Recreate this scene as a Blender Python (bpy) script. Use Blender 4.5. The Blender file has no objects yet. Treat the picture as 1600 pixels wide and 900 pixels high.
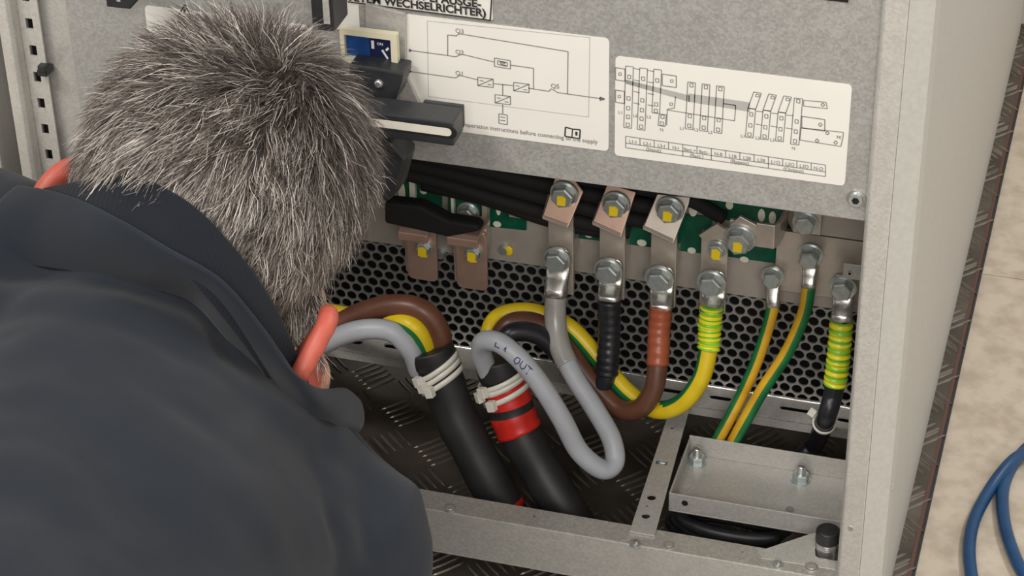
import bpy, bmesh, math, random
import numpy as np
from mathutils import Vector, Matrix, noise
random.seed(7); rng = np.random.default_rng(7)
S = bpy.context.scene; COL = S.collection

# ------------------------------------------------------------------ camera
# world: X along the cabinet front, Y into the cabinet, Z up, metres
F = 3620.0
def _n(v): return v / np.linalg.norm(v)
cZ = -_n(np.array([113, 5350, F])); cX = _n(np.array([14400, 2150, -F])); cX = _n(cX - cX.dot(cZ) * cZ)
cY = np.cross(cX, cZ); cY = cY if cY[2] > 0 else -cY
R = np.array([cX, cY, cZ])                       # world = R @ (right, down, forward)
CAM = np.array([0.30240565, -1.31047663, 1.21108712])
cam = bpy.data.objects.new('camera', bpy.data.cameras.new('camera')); COL.objects.link(cam)
cam.data.sensor_width = 36; cam.data.lens = F / 1600 * 36; cam.data.clip_start = .05
m = Matrix(np.column_stack([R[:, 0], -R[:, 1], -R[:, 2]]).tolist()).to_4x4(); m.translation = Vector(CAM); cam.matrix_world = m
S.camera = cam
S.view_settings.view_transform = 'Standard'; S.view_settings.look = 'None'; S.view_settings.exposure = 0.0; S.view_settings.gamma = 1
# ------------------------------------------------------------------ light
W = bpy.data.worlds.new('world'); S.world = W; W.use_nodes = True
W.node_tree.nodes['Background'].inputs[0].default_value = (1.0, .97, .925, 1); W.node_tree.nodes['Background'].inputs[1].default_value = .60
def area(loc, aim, sx, sy, e, col=(1, .96, .90)):
    l = bpy.data.lights.new('ceiling_or_fill_lamp', 'AREA'); l.shape = 'RECTANGLE'; l.size = sx; l.size_y = sy; l.energy = e; l.color = col
    o = bpy.data.objects.new('ceiling_or_fill_lamp', l); COL.objects.link(o); o.location = loc
    o.rotation_euler = (Vector(aim) - Vector(loc)).to_track_quat('-Z', 'Y').to_euler(); return o
area((-.9, -1.7, 2.7), (-.1, 0, .3), 1.2, .3, 48)
area((.7, -2.7, 2.0), (.0, 0, .2), 1.4, .8, 42)  # set below ceiling height as added frontal fill for the cabinet interior
area((1.4, .6, 2.7), (.5, .3, 0), 1.2, .3, 30)

# pixel on the photograph -> point on a true plane of the place
def ray(px, py): return R @ np.array([(px - 800) / F, (py - 450) / F, 1.0])
def PY(px, py, y): r = ray(px, py); p = CAM + r * ((y - CAM[1]) / r[1]); return Vector(p)
def PZ(px, py, z): r = ray(px, py); p = CAM + r * ((z - CAM[2]) / r[2]); return Vector(p)
def PD(px, py, d): return Vector(CAM + ray(px, py) * d)

# ------------------------------------------------------------------ materials
def new_mat(name, col, rough=.5, metal=0.0, spec=None):
    mt = bpy.data.materials.new(name); mt.use_nodes = True; b = mt.node_tree.nodes['Principled BSDF']
    b.inputs['Base Color'].default_value = (*col, 1); b.inputs['Roughness'].default_value = rough; b.inputs['Metallic'].default_value = metal
    if spec is not None: b.inputs['Specular IOR Level'].default_value = spec
    return mt
def nz(mt, kind='noise', scale=50, c0=(0, 0, 0), c1=(1, 1, 1), p0=.3, p1=.7, bump=0, bdist=.001, rvar=0, detail=4, stretch=(1, 1, 1)):
    t = mt.node_tree; N = t.nodes; L = t.links; b = N['Principled BSDF']
    tc = N.new('ShaderNodeTexCoord'); mp = N.new('ShaderNodeMapping'); mp.inputs['Scale'].default_value = stretch; L.new(tc.outputs['Object'], mp.inputs[0])
    if kind == 'noise':
        n = N.new('ShaderNodeTexNoise'); n.inputs['Scale'].default_value = scale; n.inputs['Detail'].default_value = detail; out = n.outputs[0]
    else:
        n = N.new('ShaderNodeTexVoronoi'); n.inputs['Scale'].default_value = scale
        sp = N.new('ShaderNodeSeparateColor'); L.new(n.outputs['Color'], sp.inputs[0]); out = sp.outputs[0]
    L.new(mp.outputs[0], n.inputs['Vector'])
    cr = N.new('ShaderNodeValToRGB'); cr.color_ramp.elements[0].position = p0; cr.color_ramp.elements[1].position = p1
    cr.color_ramp.elements[0].color = (*c0, 1); cr.color_ramp.elements[1].color = (*c1, 1)
    L.new(out, cr.inputs[0]); L.new(cr.outputs[0], b.inputs['Base Color'])
    if bump:
        bp = N.new('ShaderNodeBump'); bp.inputs['Strength'].default_value = bump; bp.inputs['Distance'].default_value = bdist
        L.new(out, bp.inputs['Height']); L.new(bp.outputs[0], b.inputs['Normal'])
    if rvar:
        mr = N.new('ShaderNodeMapRange'); r0 = b.inputs['Roughness'].default_value; mr.inputs['To Min'].default_value = r0 - rvar; mr.inputs['To Max'].default_value = r0 + rvar
        L.new(out, mr.inputs[0]); L.new(mr.outputs[0], b.inputs['Roughness'])
    return mt
def galv(name, c0, c1, metal=.35, rough=.5):
    mt = new_mat(name, c0, rough, metal); t = mt.node_tree; N = t.nodes; L = t.links; b = N['Principled BSDF']
    tc = N.new('ShaderNodeTexCoord'); v = N.new('ShaderNodeTexVoronoi'); v.inputs['Scale'].default_value = 560; n = N.new('ShaderNodeTexNoise'); n.inputs['Scale'].default_value = 60; n.inputs['Detail'].default_value = 5
    sc = N.new('ShaderNodeSeparateColor'); mx = N.new('ShaderNodeMath'); mx.operation = 'ADD'; hf = N.new('ShaderNodeMath'); hf.operation = 'MULTIPLY'; hf.inputs[1].default_value = .5
    L.new(tc.outputs['Object'], v.inputs[0]); L.new(tc.outputs['Object'], n.inputs[0]); L.new(v.outputs['Color'], sc.inputs[0]); L.new(sc.outputs[0], mx.inputs[0]); L.new(n.outputs[0], mx.inputs[1]); L.new(mx.outputs[0], hf.inputs[0])
    cr = N.new('ShaderNodeValToRGB'); cr.color_ramp.elements[0].position = .25; cr.color_ramp.elements[1].position = .75; cr.color_ramp.elements[0].color = (*c0, 1); cr.color_ramp.elements[1].color = (*c1, 1)
    L.new(hf.outputs[0], cr.inputs[0]); L.new(cr.outputs[0], b.inputs['Base Color'])
    mr = N.new('ShaderNodeMapRange'); mr.inputs['To Min'].default_value = rough - .12; mr.inputs['To Max'].default_value = rough + .12; L.new(hf.outputs[0], mr.inputs[0]); L.new(mr.outputs[0], b.inputs['Roughness'])
    return mt
M = {}
M['galv'] = galv('galvanised steel', (.37, .365, .35), (.47, .465, .445))
M['galv_light'] = galv('light galvanised steel', (.54, .525, .49), (.63, .61, .57))
M['steel'] = galv('plain zinc plated steel', (.47, .455, .43), (.56, .54, .51), .3, .42)
M['rail'] = galv('zinc plated rail', (.44, .42, .385), (.58, .555, .51), .4, .4)
M['bright'] = nz(new_mat('bright steel', (.7, .69, .67), .25, .9), 'noise', 90, (.62, .61, .59), (.78, .77, .75))
M['paint_side'] = nz(new_mat('painted sheet', (.5, .49, .46), .5), 'noise', 300, (.44, .43, .405), (.50, .49, .46))
M['chamfer'] = nz(new_mat('painted frame edge', (.5, .5, .46), .45), 'noise', 250, (.47, .465, .435), (.53, .525, .49))
M['nickel'] = nz(new_mat('nickel plating', (.66, .58, .5), .33, .6), 'noise', 60, (.60, .53, .46), (.72, .64, .56), rvar=.06)
M['nickel_dull'] = nz(new_mat('dull nickel plate', (.4, .36, .33), .45, .35), 'noise', 40, (.46, .415, .375), (.56, .51, .46), rvar=.06)
M['copper'] = nz(new_mat('tinned copper', (.62, .42, .34), .36, .6), 'noise', 50, (.56, .36, .28), (.72, .50, .40), rvar=.06)
M['tin'] = nz(new_mat('tinned lug', (.78, .75, .71), .28, .9), 'noise', 120, (.66, .64, .60), (.84, .82, .78), bump=.1, rvar=.08)
M['bolt'] = nz(new_mat('zinc plated bolt', (.5, .55, .55), .4, .7), 'noise', 200, (.44, .49, .49), (.58, .63, .62))
M['mark'] = new_mat('yellow paint mark', (.95, .70, .02), .45)
M['perf'] = nz(new_mat('perforated zinc sheet', (.45, .44, .42), .4, .6), 'noise', 40, (.40, .39, .37), (.52, .51, .49))
M['dark'] = new_mat('interior shade black', (.012, .012, .014), .6)  # near black stands in for shade inside and under the cabinet
M['hole'] = new_mat('painted hole shade', (.006, .006, .006), .9)  # flat black painted where recesses would be in shade
M['black'] = nz(new_mat('black plastic', (.02, .021, .024), .42), 'noise', 150, (.016, .017, .02), (.026, .027, .03))
M['handle'] = nz(new_mat('black moulded plastic', (.025, .027, .03), .38), 'noise', 120, (.022, .024, .027), (.032, .034, .037))
M['rubber'] = nz(new_mat('black rubber sheath', (.018, .018, .019), .5), 'noise', 25, (.013, .013, .014), (.028, .028, .029), bump=.15, bdist=.002)
M['pcb'] = nz(new_mat('green circuit board', (.0, .09, .05), .35), 'noise', 80, (.0, .06, .03), (.005, .12, .065))
M['pad'] = new_mat('cream solder pad', (.8, .8, .68), .4)
M['grey'] = nz(new_mat('grey cable sheath', (.42, .44, .48), .42), 'noise', 60, (.40, .415, .45), (.46, .475, .52))
M['shrink_clear'] = nz(new_mat('grey shrink sleeve', (.36, .35, .33), .25), 'noise', 60, (.31, .30, .28), (.42, .41, .39))
M['blackc'] = nz(new_mat('black cable sheath', (.017, .018, .023), .35), 'noise', 60, (.013, .014, .018), (.025, .026, .032))
M['brown'] = nz(new_mat('brown cable sheath', (.12, .045, .025), .38), 'noise', 60, (.10, .04, .024), (.15, .06, .035))
M['redbrown'] = nz(new_mat('red brown sleeve', (.35, .08, .035), .35), 'noise', 60, (.30, .068, .03), (.40, .10, .045))
M['yellow'] = nz(new_mat('yellow insulation', (.72, .52, .01), .38), 'noise', 60, (.66, .47, .01), (.78, .58, .015))
M['green'] = nz(new_mat('green insulation', (.01, .15, .05), .38), 'noise', 60, (.008, .12, .035), (.015, .19, .06))
M['lime'] = nz(new_mat('lime tape', (.22, .60, .03), .3), 'noise', 60, (.18, .52, .02), (.28, .66, .05))
M['tapeyellow'] = nz(new_mat('yellow tape', (.80, .76, .02), .3), 'noise', 60, (.76, .66, .01), (.85, .82, .04))
M['orange'] = nz(new_mat('aged yellow insulation', (.62, .33, .02), .38), 'noise', 60, (.56, .30, .015), (.70, .42, .02))
M['red'] = nz(new_mat('red tape', (.62, .02, .015), .35), 'noise', 60, (.50, .015, .01), (.68, .03, .02))
M['white_nylon'] = nz(new_mat('white nylon', (.72, .70, .62), .35), 'noise', 100, (.66, .64, .57), (.76, .74, .66))
M['blue'] = nz(new_mat('blue cable sheath', (.01, .09, .24), .4), 'noise', 60, (.004, .040, .12), (.007, .060, .165))
M['sticker'] = nz(new_mat('white label film', (.80, .78, .73), .4), 'noise', 20, (.79, .77, .72), (.83, .81, .76))
M['ink'] = new_mat('grey printing ink', (.24, .23, .22), .6)
M['inkdark'] = new_mat('black printing ink', (.03, .03, .03), .6)
M['inklight'] = new_mat('pale printing ink', (.45, .44, .42), .6)
M['wire'] = new_mat('matt black wire', (.005, .005, .006), .8)
M['cream'] = new_mat('cream plastic', (.72, .68, .50), .35)
M['bluelabel'] = nz(new_mat('blue label', (.01, .06, .25), .4), 'noise', 60, (.008, .05, .20), (.014, .08, .30))
M['navy'] = new_mat('dark blue label', (.008, .015, .06), .4)
M['white'] = new_mat('white print', (.75, .75, .75), .5)
M['tread'] = nz(new_mat('worn tread plate', (.085, .072, .06), .36, .55), 'noise', 16, (.06, .050, .040), (.17, .145, .12), rvar=.1)
M['treadbar'] = nz(new_mat('worn tread bar', (.2, .18, .15), .34, .8), 'noise', 22, (.09, .078, .065), (.42, .38, .32), rvar=.1)
M['floor'] = nz(new_mat('beige vinyl floor', (.5, .43, .35), .5), 'noise', 55, (.43, .36, .285), (.55, .48, .385), .35, .6, detail=8)
M['wall'] = new_mat('off white wall', (.6, .56, .5), .8)
M['gap_shade'] = new_mat('brown gap shade', (.06, .045, .035), .6)
M['dirtyred'] = new_mat('red brown edging', (.10, .045, .035), .6)
M['handink'] = new_mat('blue marker ink', (.03, .05, .18), .5)

# ------------------------------------------------------------------ builders
def link(o, parent=None):
    COL.objects.link(o)
    if parent: o.parent = parent
    return o
def tag(o, label=None, cat=None, group=None, kind=None):
    for k, v in (('label', label), ('category', cat), ('group', group), ('kind', kind)):
        if v: o[k] = v
    return o
def empty(name, loc, label=None, cat=None, group=None):
    o = bpy.data.objects.new(name, None); COL.objects.link(o); o.location = loc; o.empty_display_size = .02
    return tag(o, label, cat, group)
class MB:
    def __init__(s): s.v = []; s.f = []; s.mi = []; s.sm = []; s.mats = []
    def m(s, name):
        if name not in s.mats: s.mats.append(name)
        return s.mats.index(name)
    def add(s, vs, fs, mat, smooth=False):
        b = len(s.v); s.v += [tuple(v) for v in vs]; i = s.m(mat)
        for f in fs: s.f.append([b + k for k in f]); s.mi.append(i); s.sm.append(smooth)
    def box(s, a, b, mat):
        x0, y0, z0 = a; x1, y1, z1 = b
        v = [(x, y, z) for z in (z0, z1) for y in (y0, y1) for x in (x0, x1)]
        s.add(v, [(0, 2, 3, 1), (4, 5, 7, 6), (0, 1, 5, 4), (2, 6, 7, 3), (0, 4, 6, 2), (1, 3, 7, 5)], mat); return s
    def prism(s, pts, d, mat, smooth=False):       # polygon of Vectors, extruded by vector d
        pts = [Vector(p) for p in pts]; d = Vector(d); n = len(pts)
        s.add(pts + [p + d for p in pts], [list(range(n)), list(range(2 * n - 1, n - 1, -1))] + [(i, i + n, (i + 1) % n + n, (i + 1) % n) for i in range(n)], mat, smooth); return s
    def cyl(s, a, b, r0, r1, mat, n=20, caps=True, smooth=True):
        a = Vector(a); b = Vector(b); d = (b - a).normalized(); u = d.orthogonal().normalized(); w = d.cross(u)
        ring = lambda c, r: [c + (u * math.cos(2 * math.pi * i / n) + w * math.sin(2 * math.pi * i / n)) * r for i in range(n)]
        s.add(ring(a, r0) + ring(b, r1), [(i, (i + 1) % n, (i + 1) % n + n, i + n) for i in range(n)], mat, smooth)
        if caps: s.add(ring(a, r0), [list(range(n - 1, -1, -1))], mat); s.add(ring(b, r1), [list(range(n))], mat)
        return s
    def hexa(s, a, b, r, mat, rot=0):
        a = Vector(a); b = Vector(b); d = (b - a).normalized(); u = Vector((1, 0, 0)) if abs(d.x) < .9 else Vector((0, 1, 0)); u = (u - d * u.dot(d)).normalized(); w = d.cross(u)
        def ring(c, rr): return [c + (u * math.cos(math.pi / 3 * i + rot) + w * math.sin(math.pi / 3 * i + rot)) * rr for i in range(6)]
        c = a.lerp(b, .88)
        s.add(ring(a, r) + ring(c, r), [(i, (i + 1) % 6, (i + 1) % 6 + 6, i + 6) for i in range(6)], mat)
        s.add(ring(c, r) + ring(b, r * .86), [(i, (i + 1) % 6, (i + 1) % 6 + 6, i + 6) for i in range(6)], mat); s.add(ring(b, r * .86), [list(range(6))], mat); return s
    def ell(s, c, rx, ry, rz, mat, n=20, k=12, rot=None):
        vs = []; fs = []
        for j in range(k + 1):
            t = math.pi * j / k
            for i in range(n):
                p = Vector((rx * math.sin(t) * math.cos(2 * math.pi * i / n), ry * math.sin(t) * math.sin(2 * math.pi * i / n), rz * math.cos(t)))
                if rot: p = rot @ p
                vs.append(Vector(c) + p)
        for j in range(k):
            for i in range(n): fs.append((j * n + i, (j + 1) * n + i, (j + 1) * n + (i + 1) % n, j * n + (i + 1) % n))
        s.add(vs, fs, mat, True); return s
    def tube(s, pts, rad, mat, n=16, caps=True, up=None, taper=None, squash=None):
        # pts dense list; rad float or list or f(t); mat name or f(t, angle)
        pts = [Vector(p) for p in pts]; N = len(pts); T = [(pts[min(i + 1, N - 1)] - pts[max(i - 1, 0)]).normalized() for i in range(N)]
        u = Vector(up) if up else T[0].orthogonal(); rings = []
        for i in range(N):
            u = (u - T[i] * u.dot(T[i])).normalized(); w = T[i].cross(u)
            r = rad(i / (N - 1)) if callable(rad) else rad
            rings.append([pts[i] + (u * math.cos(2 * math.pi * k / n) + w * math.sin(2 * math.pi * k / n)) * r for k in range(n)])
        b = len(s.v)
        for rg in rings: s.v += [tuple(p) for p in rg]
        for i in range(N - 1):
            for k in range(n):
                s.f.append([b + i * n + k, b + i * n + (k + 1) % n, b + (i + 1) * n + (k + 1) % n, b + (i + 1) * n + k])
                s.mi.append(s.m(mat(i / (N - 1), (k + .5) / n) if callable(mat) else mat)); s.sm.append(True)
        if caps:
            mc = mat if isinstance(mat, str) else mat(0, 0)
            s.f.append([b + k for k in range(n - 1, -1, -1)]); s.mi.append(s.m(mc)); s.sm.append(False)
            s.f.append([b + (N - 1) * n + k for k in range(n)]); s.mi.append(s.m(mc)); s.sm.append(False)
        return s
    def build(s, name, parent=None, bevel=0, origin=None, fixn=True):
        me = bpy.data.meshes.new(name)
        off = Vector(origin) if origin is not None else Vector((0, 0, 0))
        if origin is None and parent is not None and parent.type == 'EMPTY': off = parent.location.copy()
        if origin is None and parent is not None and parent.type != 'EMPTY': off = Vector(parent.get('_o', (0, 0, 0)))
        me.from_pydata([(v[0] - off.x, v[1] - off.y, v[2] - off.z) for v in s.v], [], s.f)
        for mn in s.mats: me.materials.append(M[mn])
        me.polygons.foreach_set('material_index', s.mi); me.polygons.foreach_set('use_smooth', s.sm)
        if fixn:
            bm = bmesh.new(); bm.from_mesh(me); bmesh.ops.recalc_face_normals(bm, faces=bm.faces); bm.to_mesh(me); bm.free()
        o = bpy.data.objects.new(name, me); link(o, parent)
        if parent is None: o.location = off
        o['_o'] = tuple(off)
        if bevel:
            b = o.modifiers.new('bevel', 'BEVEL'); b.width = bevel; b.segments = 2; b.limit_method = 'ANGLE'
        return o
def solo(mb, name, label, cat, group=None, bevel=0, kind=None):
    c = sum((Vector(v) for v in mb.v), Vector()) / len(mb.v); c.z = min(v[2] for v in mb.v)
    return tag(mb.build(name, None, bevel, origin=c), label, cat, group, kind)
def spline(pts, k=12):
    P = [Vector(p) for p in pts]; P = [P[0] * 2 - P[1]] + P + [P[-1] * 2 - P[-2]]; out = []
    for i in range(1, len(P) - 2):
        a, b, c, d = P[i - 1:i + 3]
        for j in range(k):
            t = j / k; out.append(.5 * ((2 * b) + (c - a) * t + (2 * a - 5 * b + 4 * c - d) * t * t + (3 * b - a - 3 * c + d) * t ** 3))
    out.append(P[-2]); return out
def sub(path, a, b):
    n = len(path) - 1; return path[int(a * n):int(b * n) + 1]
def plate(mb, outer, holes, o, ax, ay, th, mat):
    """flat sheet with cut-outs: outlines in (u,v), thickness th along -(ax x ay)"""
    o = Vector(o); ax = Vector(ax); ay = Vector(ay); nrm = ax.cross(ay)
    bm = bmesh.new(); ed = []
    for lp in [outer] + holes:
        vs = [bm.verts.new(o + ax * u + ay * v) for u, v in lp]
        ed += [bm.edges.new((vs[i], vs[(i + 1) % len(vs)])) for i in range(len(vs))]
    bmesh.ops.triangle_fill(bm, edges=ed, use_beauty=True, use_dissolve=False)
    bm.verts.index_update(); V = [v.co.copy() for v in bm.verts]; Fc = [[v.index for v in f.verts] for f in bm.faces]
    mb.add(V, Fc, mat); mb.add([v + nrm * th for v in V], [f[::-1] for f in Fc], mat)
    for lp in [outer] + holes:
        a = [o + ax * u + ay * v for u, v in lp]; n = len(a)
        mb.add(a + [p + nrm * th for p in a], [(i, (i + 1) % n, (i + 1) % n + n, i + n) for i in range(n)], mat)
    bm.free(); return mb
def circ(cu, cv, r, n=16, ry=None): return [(cu + r * math.cos(2 * math.pi * i / n), cv + (ry or r) * math.sin(2 * math.pi * i / n)) for i in range(n)]
def slot(cu, cv, l, r, n=8):
    return [(cu + l / 2 + r * math.cos(a), cv + r * math.sin(a)) for a in [(-.5 + i / n) * math.pi for i in range(n + 1)]] + [(cu - l / 2 + r * math.cos(a), cv + r * math.sin(a)) for a in [(.5 + i / n) * math.pi for i in range(n + 1)]]
def rrect(x0, y0, x1, y1, r, n=5):
    out = []
    for cx, cy, a0 in ((x1 - r, y0 + r, -90), (x1 - r, y1 - r, 0), (x0 + r, y1 - r, 90), (x0 + r, y0 + r, 180)):
        out += [(cx + r * math.cos(math.radians(a0 + 90 * i / n)), cy + r * math.sin(math.radians(a0 + 90 * i / n))) for i in range(n + 1)]
    return out

# ================================================================== SETTING
fy = PZ(1570, 433, -.006).y
mb = MB(); mb.box((-2.2, -2.4, -.03), (2.2, fy - .0006, -.006), 'floor'); mb.box((-2.2, fy + .0006, -.03), (2.2, 2.4, -.006), 'floor'); mb.box((-2.2, fy - .0006, -.03), (2.2, fy + .0006, -.007), 'floor')
tag(mb.build('floor'), 'beige speckled vinyl floor beside the cabinet', None, None, 'structure')
wy = PZ(1596, 38, -.006).y
mb = MB(); mb.box((-2.2, wy, -.006), (2.2, wy + .02, .35), 'wall'); tag(mb.build('baseboard_back'), 'off white skirting behind the cabinet', None, None, 'structure')

# tread plate with raised bars
TX0, TX1, TY0, TY1 = -.75, .1965, -.75, wy - .01
tp = empty('tread_plate', (0, .2, -.006), 'dark worn steel tread plate under the open cabinet with raised diagonal bars', 'metal plate')
mb = MB(); mb.box((TX0, TY0, -.006), (TX1 - .003, TY1, 0), 'tread'); mb.build('sheet', tp)
mb = MB(); mb.box((TX1 - .003, TY0, -.006), (TX1, TY1, .0005), 'dirtyred'); mb.box((TX1, TY0, -.006), (TX1 + .0025, TY1, -.001), 'black'); mb.build('edge_strip', tp)
def bar_mesh():
    L, Wd, H = .0150, .0017, .0012; vs = []; ks = [(-1, 0, 0), (-.75, .75, 0), (0, 1, 0), (.75, .75, 0), (1, 0, 0), (.75, -.75, 0), (0, -1, 0), (-.75, -.75, 0)]
    vs = [(L * a, Wd * b, 0) for a, b, _ in ks] + [(L * a * .8, Wd * b * .35, H) for a, b, _ in ks]
    me = bpy.data.meshes.new('tread_bar'); me.from_pydata(vs, [], [(i, (i + 1) % 8, (i + 1) % 8 + 8, i + 8) for i in range(8)] + [list(range(8, 16))]); me.materials.append(M['treadbar']); return me
bme = bar_mesh(); spots = []
cell = .044
for i in range(int((TX1 - TX0) / cell) + 1):
    for j in range(int((TY1 - TY0) / cell) + 1):
        cx, cy = TX1 - .012 - i * cell, TY0 + .02 + j * cell; a = math.radians(48 if (i + j) % 2 else -42)
        if cx - .014 < TX0: continue
        for k in range(-2, 3):
            d = k * .0072; x = cx + d * -math.sin(a) * 1.0; y = cy + d * math.cos(a)
            if abs(x - TX1) < .012 and x + .011 > TX1 - .003: x -= .006
            spots.append((x, y, a))
def vis(s):                                   # near and inside the view: inside the open base or along the right edge
    x, y, _ = s
    return (-.24 < x < .15 and -.02 < y < .22) or (x > .17 and .09 < y < 1.0)
vs_ = [s for s in spots if vis(s)]; vs_.sort(key=lambda s: s[1]); near = set(vs_[:300]); rest = [s for s in spots if s not in near]
for (x, y, a) in vs_[:300]:
    o = bpy.data.objects.new('tread_bar', bme); link(o, tp); o.location = Vector((x, y, 0)) - tp.location; o.rotation_euler.z = a
mb = MB(); bv = [v.co.copy() for v in bme.vertices]; bf = [list(p.vertices) for p in bme.polygons]
for (x, y, a) in rest:
    rm = Matrix.Rotation(a, 3, 'Z'); mb.add([rm @ v + Vector((x, y, 0)) for v in bv], bf, 'treadbar')
o = mb.build('tread_bars', tp); o['kind'] = 'stuff'

# ================================================================== CABINET
cab = empty('electrical_cabinet', (-.14, .3, 0), 'grey galvanised electrical cabinet with its lower front open', 'cabinet')
# right post: front face, chamfer, side
ztop = 1.25
mb = MB(); prof = [(.150, -.006), (.152, -.010), (.1672, -.010), (.1672, .03), (.150, .03)]
mb.prism([(x, y, 0) for x, y in prof], (0, 0, ztop), 'galv_light'); o = mb.build('corner_post', cab, bevel=.0012)
mb = MB(); mb.prism([(x, y, 0) for x, y in [(.1672, -.0101), (.1825, -.0005), (.1825, .03), (.1672, .03)]], (0, 0, ztop), 'chamfer'); mb.build('post_edge', cab, bevel=.0004)
mb = MB(); mb.box((.176, .0302, 0.0), (.1822, 1.02, ztop), 'paint_side')
o = mb.build('side_panel', cab)
sp_ = o
for px, py in ((1398, 776),):
    r = ray(px, py); p = Vector(CAM + r * ((.1826 - CAM[0]) / r[0]))
mb = MB(); p = PY(1329, 825, -.010); mb.cyl(p, p + Vector((0, -.001, 0)), .0022, .0018, 'bright', 12); mb.build('rivet', cab)
p = PY(1396, 778, -.0005 + 0); mb = MB(); mb.cyl((.1826, .012, p.z), (.1838, .012, p.z), .004, .003, 'bright', 12); mb.build('rivet', cab)
# left post
mb = MB(); mb.prism([(x, y, 0) for x, y in [(-.471, -.008), (-.469, -.012), (-.461, -.012), (-.459, -.009), (-.459, .02), (-.471, .02)]], (0, 0, ztop), 'galv_light'); mb.build('corner_post', cab, bevel=.0008)
holes = []; zc = PY(44, 38, -.001).z; pitch = (PY(44, 38, -.001).z - PY(71, 203, -.001).z) / 4
for k in range(-16, 34):
    z = zc + k * pitch
    if .02 < z < ztop - .02: holes.append([(-.4540, z - .0042), (-.4490, z - .0042), (-.4490, z + .0042), (-.4540, z + .0042)])
mb = MB(); mb.box((-.4588, 0, 0), (-.4542, .0015, ztop), 'galv_light'); mb.box((-.4486, 0, 0), (-.4428, .0015, ztop), 'galv_light'); zz = sorted(h[0][1] for h in holes); za0 = 0
for z in zz: mb.box((-.4542, 0, za0), (-.4486, .0015, z), 'galv_light'); za0 = z + .0084
mb.box((-.4542, 0, za0), (-.4486, .0015, ztop), 'galv_light'); mb.build('slotted_strip', cab)
mb = MB(); mb.box((-.459, .012, 0), (-.443, .014, ztop), 'dark'); mb.build('hole_shade_sheet', cab)  # dark sheet behind the square holes, its black stands in for their shade
mb = MB(); p = PY(67, 108, -.004); mb.box((p.x - .003, -.008, p.z - .004), (p.x + .0045, .004, p.z + .001), 'black'); mb.box((p.x - .001, -.010, p.z + .001), (p.x + .005, -.004, p.z + .0055), 'black'); mb.build('clip', cab, bevel=.0006)
mb = MB(); mb.box((-.4485, .0075, .02), (-.4215, .0095, ztop), 'steel'); mb.build('side_strip', cab)
mb = MB(); mb.box((-.70, .08, 0), (-.478, .09, ztop), 'gap_shade'); mb.build('gap_shade_sheet', cab)  # dark brown sheet added to fill the shaded gap beside the left post
mb = MB(); mb.box((-.62, -.01, 0), (-.4865, .02, ztop), 'paint_side'); solo(mb, 'neighbouring_cabinet_post', 'grey painted post of the next cabinet at the far left edge', 'post', bevel=.001)
# cover panel
PB = .3805
mb = MB(); mb.box((-.4205, 0, PB), (.1495, .0015, ztop), 'galv'); mb.box((-.4205, .0015, PB), (.1495, .014, PB + .0015), 'galv')
cover = mb.build('cover_panel', cab, bevel=.0005)
mb = MB(); p = PY(1338, 310, 0); mb.cyl(p, p + Vector((0, -.0035, 0)), .0052, .0046, 'bolt', 20); mb.cyl(p, p + Vector((0, -.0008, 0)), .0068, .0066, 'bright', 24); mb.hexa(p + Vector((0, -.0034, 0)), p + Vector((0, -.0038, 0)), .0026, 'hole'); mb.build('screw', cover)
mb = MB(); a = PY(1285, -8, -.001); b = PY(1325, 4, -.001); mb.box((a.x, -.0012, b.z), (b.x, -.0002, b.z + .02), 'hole'); mb.build('slot', cover)  # black box on the panel surface paints the shade of a slot
# walls of the box, with dark sheets in place of interior shade
mb = MB(); mb.box((-.441, .021, 0), (-.438, .5, ztop), 'galv'); mb.build('inner_side', cab)
mb = MB(); mb.box((-.438, .262, 0.03), (.175, .265, .60), 'dark'); mb.build('inner_shade_back', cab)  # black sheet in place of the shade behind the perforated plate
mb = MB(); mb.box((-.438, .02, .597), (.149, .262, .60), 'dark'); mb.build('inner_light_block', cab)  # unseen dark sheet added to keep light from leaking in above
mb = MB(); mb.box((-.48, 1.02, 0), (.1825, 1.03, ztop), 'paint_side'); mb.build('rear_panel', cab)
mb = MB(); mb.box((-.48, 0.0205, ztop - .004), (.1822, 1.02, ztop), 'paint_side'); mb.build('roof', cab)
# front rail
mb = MB(); hl = [circ(PZ(*p, .066).x, PZ(*p, .066).y, r, 12) for p, r in (((835, 806), .0016), ((1160, 862), .0013))]
plate(mb, [(-.44, 0), (.1495, 0), (.1495, .021), (-.44, .021)], hl, (0, 0, .066), (1, 0, 0), (0, 1, 0), -.0018, 'rail')
mb.box((-.44, -.0008, .025), (.1495, .0008, .0655), 'galv_light'); mb.box((-.44, -.0008, .0235), (.1495, .012, .025), 'galv_light'); rail = mb.build('front_rail', cab, bevel=.0004)
mb = MB(); mb.box((-.44, .03, .001), (.149, .034, .0235), 'dark'); mb.build('plinth', cab)  # black colour paints the shadowed recess below the front rail
for px, py, r, kind in ((703, 795, .0048, 0), (993, 850, .0048, 1), (1045, 853, .0046, 0), (1215, 883, .0046, 1), (1268, 887, .0052, 0)):
    p = PZ(px, py, .066); mb = MB(); mb.cyl(p, p + Vector((0, 0, .0012)), r, r * .95, 'bolt', 20)
    if kind: mb.cyl(p, p + Vector((0, 0, .0035)), r * .6, r * .4, 'bright', 12)
    else: mb.cyl(p + Vector((0, 0, .0012)), p + Vector((0, 0, .0016)), r * .65, r * .6, 'nickel', 16)
    mb.build('rivet_nut', rail)
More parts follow.
